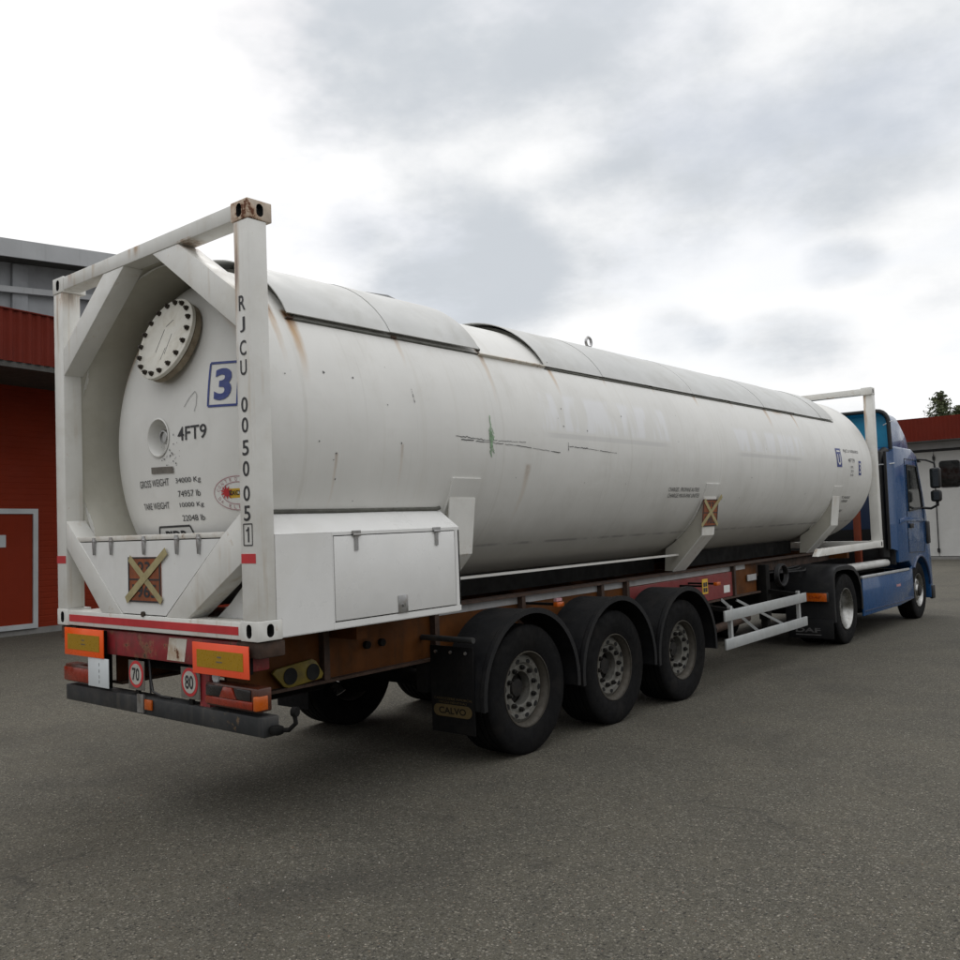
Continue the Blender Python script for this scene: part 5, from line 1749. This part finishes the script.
kp('tank_bracket', B().box(0.40, 1.05, 11.0, 11.06, 0.93, 1.03), 'axle_black')
kp('catwalk', B().box(-0.55, 0.95, 11.0, 12.85, 0.935, 0.965), 'axle_black')
kp('gearbox_block', B().box(-0.35, 0.35, 11.3, 14.0, 0.35, 0.92), 'axle_black', bevel=0.04)

# cab: side profile extruded, wheel arch left open
prof = [(12.96, 1.05), (12.96, 2.985), (13.05, 3.02), (14.10, 3.02), (14.42, 2.93), (14.80, 2.15), (14.92, 1.86), (15.05, 1.30), (15.10, 0.95), (15.12, 0.42), (15.0, 0.32), (14.96, 0.32),
        (14.93, 0.62), (14.85, 0.83), (14.70, 0.99), (14.52, 1.08), (14.33, 1.11), (14.13, 1.08), (13.96, 0.99), (13.86, 0.90), (13.80, 0.92), (13.6, 1.05)]
cab = kp('cab', B().prism(prof, 'x', -1.235, 1.235), 'cab_blue', bevel=0.045, seg=3, angle=40)
# upper skin: roof deflector, open shell behind
def deflector():
    secs = [(12.98, 3.635, 1.15), (13.45, 3.60, 1.18), (13.95, 3.38, 1.16), (14.38, 3.00, 1.10)]
    b = B()
    vv = []
    for (y, zt, hw) in secs:
        z0 = 2.97
        rr = min(0.18, (zt - z0) * 0.6)
        ring = [(hw + 0.045, z0), (hw + 0.035, zt - rr)]
        for q in range(1, 6):
            t = PI / 2 * q / 5
            ring.append((hw + 0.03 - rr + rr * math.cos(t), zt - rr + rr * math.sin(t)))
        ring = ring + [(-a, z_) for a, z_ in reversed(ring)]
        vv.append([(a, y, z_) for a, z_ in ring])
    m_ = len(vv[0])
    for r_ in vv:
        b.v += r_
    for i in range(len(secs) - 1):
        for k in range(m_ - 1):
            b.f.append((i * m_ + k, i * m_ + k + 1, (i + 1) * m_ + k + 1, (i + 1) * m_ + k))
    b.f.append(tuple(range((len(secs) - 1) * m_, len(secs) * m_)))
    o = kp('roof_deflector', b, 'cab_blue', angle=50)
    # inner lining (teal laminate, brightened for sky light through it) and black rim
    bi = B()
    for i, r_ in enumerate(vv[:2]):
        bi.v += [(a * 0.965, (12.99 if i == 0 else 13.16), z_ - 0.03 if z_ > 3.0 else z_) for a, y, z_ in r_]
    for i in range(1):
        for k in range(m_ - 1):
            bi.f.append((i * m_ + k, i * m_ + k + 1, (i + 1) * m_ + k + 1, (i + 1) * m_ + k))
    bi.f.append(tuple(range(m_, 2 * m_)))
    kp('deflector_lining', bi, 'deflector_skylit_teal', o, angle=50)
    rim = [(a, y - 0.012, z_) for a, y, z_ in vv[0]]
    kp('deflector_rim', B().tube(rim, 0.034, 8), 'trim_black', o)
    return o


deflector()
# cab fairing flaps behind the doors
for sx in (1, -1):
    b = B().plate([(sx * 1.236, 12.955, 1.25), (sx * 1.236, 12.955, 2.93), (sx * 1.19, 12.66, 2.90), (sx * 1.19, 12.66, 1.30)], 0.02 * sx)
    kp('side_fairing', b, 'cab_blue', smooth=False)
    kp('fairing_edge', B().box(min(sx * 1.165, sx * 1.205), max(sx * 1.165, sx * 1.205), 12.635, 12.662, 1.28, 2.91), 'trim_black')
kp('intake_pipe', B().tube([(1.05, 12.82, 1.15), (1.06, 12.82, 2.0), (1.06, 12.82, 2.75), (1.08, 12.84, 2.88), (1.12, 12.92, 2.93)], 0.085, 16), 'trim_black')
kp('pipe_clamp', B().tube([(0.96, 12.74, 2.70), (1.16, 12.72, 2.70), (1.26, 12.9, 2.72)], 0.010, 8), 'alu_strip')
kp('rail_stay', B().tube([(1.10, 12.96, 3.38), (1.215, 12.95, 3.43), (1.225, 13.08, 3.46)], 0.009, 8), 'alu_strip')
kp('cab_back_panel', B().box(-1.0, 1.0, 12.935, 12.957, 1.15, 2.9), 'cab_blue_dark', cab, bevel=0.004)
kp('cab_shade_panel', B().box(-1.2, 1.2, 12.90, 12.934, 1.02, 1.62), 'trim_black', cab, smooth=False)  # added black panel stands in for the shaded void behind the lower cab
kp('red_post', B().box(0.68, 0.78, 12.45, 12.55, 1.0, 1.95), 'red_oxide', bevel=0.006)
for sx in (1, -1):
    xs = sx * 1.2375

    def sidep(pts, th=0.004, x=xs, sx=sx):
        return B().prism(pts, 'x', min(x, x + sx * th), max(x, x + sx * th))
    win = kp('side_window', sidep([(13.72, 1.92), (13.70, 2.72), (14.30, 2.72), (14.52, 2.25), (14.60, 1.98)]), 'cab_glass', cab, smooth=False)
    b = B()
    fr_ = [(13.72, 1.92), (13.70, 2.72), (14.30, 2.72), (14.52, 2.25), (14.60, 1.98)]
    for i in range(5):
        a, c = fr_[i], fr_[(i + 1) % 5]
        b.beam((xs + sx * 0.003, a[0], a[1]), (xs + sx * 0.003, c[0], c[1]), 0.022, 0.03, up=(1, 0, 0))
    kp('window_seal', b, 'trim_black', win, smooth=False)
    dl = [(13.62, 1.20), (13.60, 2.83), (14.36, 2.83), (14.66, 2.2), (14.74, 1.9), (14.72, 1.35), (14.62, 1.18)]
    b = B()
    for i in range(7):
        a, c = dl[i], dl[(i + 1) % 7]
        b.beam((xs - sx * 0.001, a[0], a[1]), (xs - sx * 0.001, c[0], c[1]), 0.008, 0.012, up=(1, 0, 0))
    kp('door_gap', b, 'trim_black', cab, smooth=False)
    kp('door_handle', B().box(min(xs, xs + sx * 0.03), max(xs, xs + sx * 0.03), 13.70, 13.90, 1.62, 1.70), 'trim_black', cab, bevel=0.008)
    kp('body_crease', sidep([(13.10, 1.70), (13.12, 1.78), (13.5, 1.82), (14.65, 1.78), (14.65, 1.72), (13.5, 1.74)], 0.012), 'cab_blue', cab, bevel=0.004)
    kp('arch_trim', B().tube([(sx * 1.232, 14.33 + 0.62 * math.cos(t), 0.49 + 0.63 * math.sin(t)) for t in np.linspace(0.15, PI - 0.75, 18)], 0.022, 8), 'cab_blue_dark', cab)
    # mirrors
    arm = kp('mirror_arm', B().tube([(sx * 1.22, 14.62, 1.98), (sx * 1.38, 14.66, 1.96), (sx * 1.50, 14.66, 2.02), (sx * 1.50, 14.66, 2.10)], 0.024, 8), 'trim_black')
    kp('mirror_arm_top', B().tube([(sx * 1.20, 14.42, 2.86), (sx * 1.36, 14.56, 2.84), (sx * 1.48, 14.62, 2.78), (sx * 1.50, 14.62, 2.66)], 0.018, 8), 'trim_black', arm)
    for z0, z1 in ((2.32, 2.70), (2.08, 2.29)):
        hs = kp('mirror_housing', B().box(min(sx * 1.40, sx * 1.58), max(sx * 1.40, sx * 1.58), 14.56, 14.69, z0, z1), 'trim_black', bevel=0.045, seg=3)
        kp('mirror_glass', B().box(min(sx * 1.425, sx * 1.555), max(sx * 1.425, sx * 1.555), 14.553, 14.5595, z0 + 0.03, z1 - 0.03), 'cab_glass', hs)
    kp('corner_deflector', B().box(min(sx * 1.215, sx * 1.275), max(sx * 1.215, sx * 1.275), 14.80, 14.98, 1.32, 1.74), 'trim_black', bevel=0.028, seg=3)
    kp('bumper_step', B().box(min(sx * 1.20, sx * 1.26), max(sx * 1.20, sx * 1.26), 14.97, 15.16, 0.30, 0.55), 'trim_black', bevel=0.02)
kp('sun_visor', B().plate([(-1.18, 14.40, 2.96), (1.18, 14.40, 2.96), (1.24, 14.72, 2.83), (-1.24, 14.72, 2.83)], 0.02), 'trim_black', smooth=False)
kp('windscreen', B().plate([(-1.10, 14.47, 2.86), (1.10, 14.47, 2.86), (1.13, 14.875, 2.02), (-1.13, 14.875, 2.02)], 0.012), 'cab_glass', cab, smooth=False)
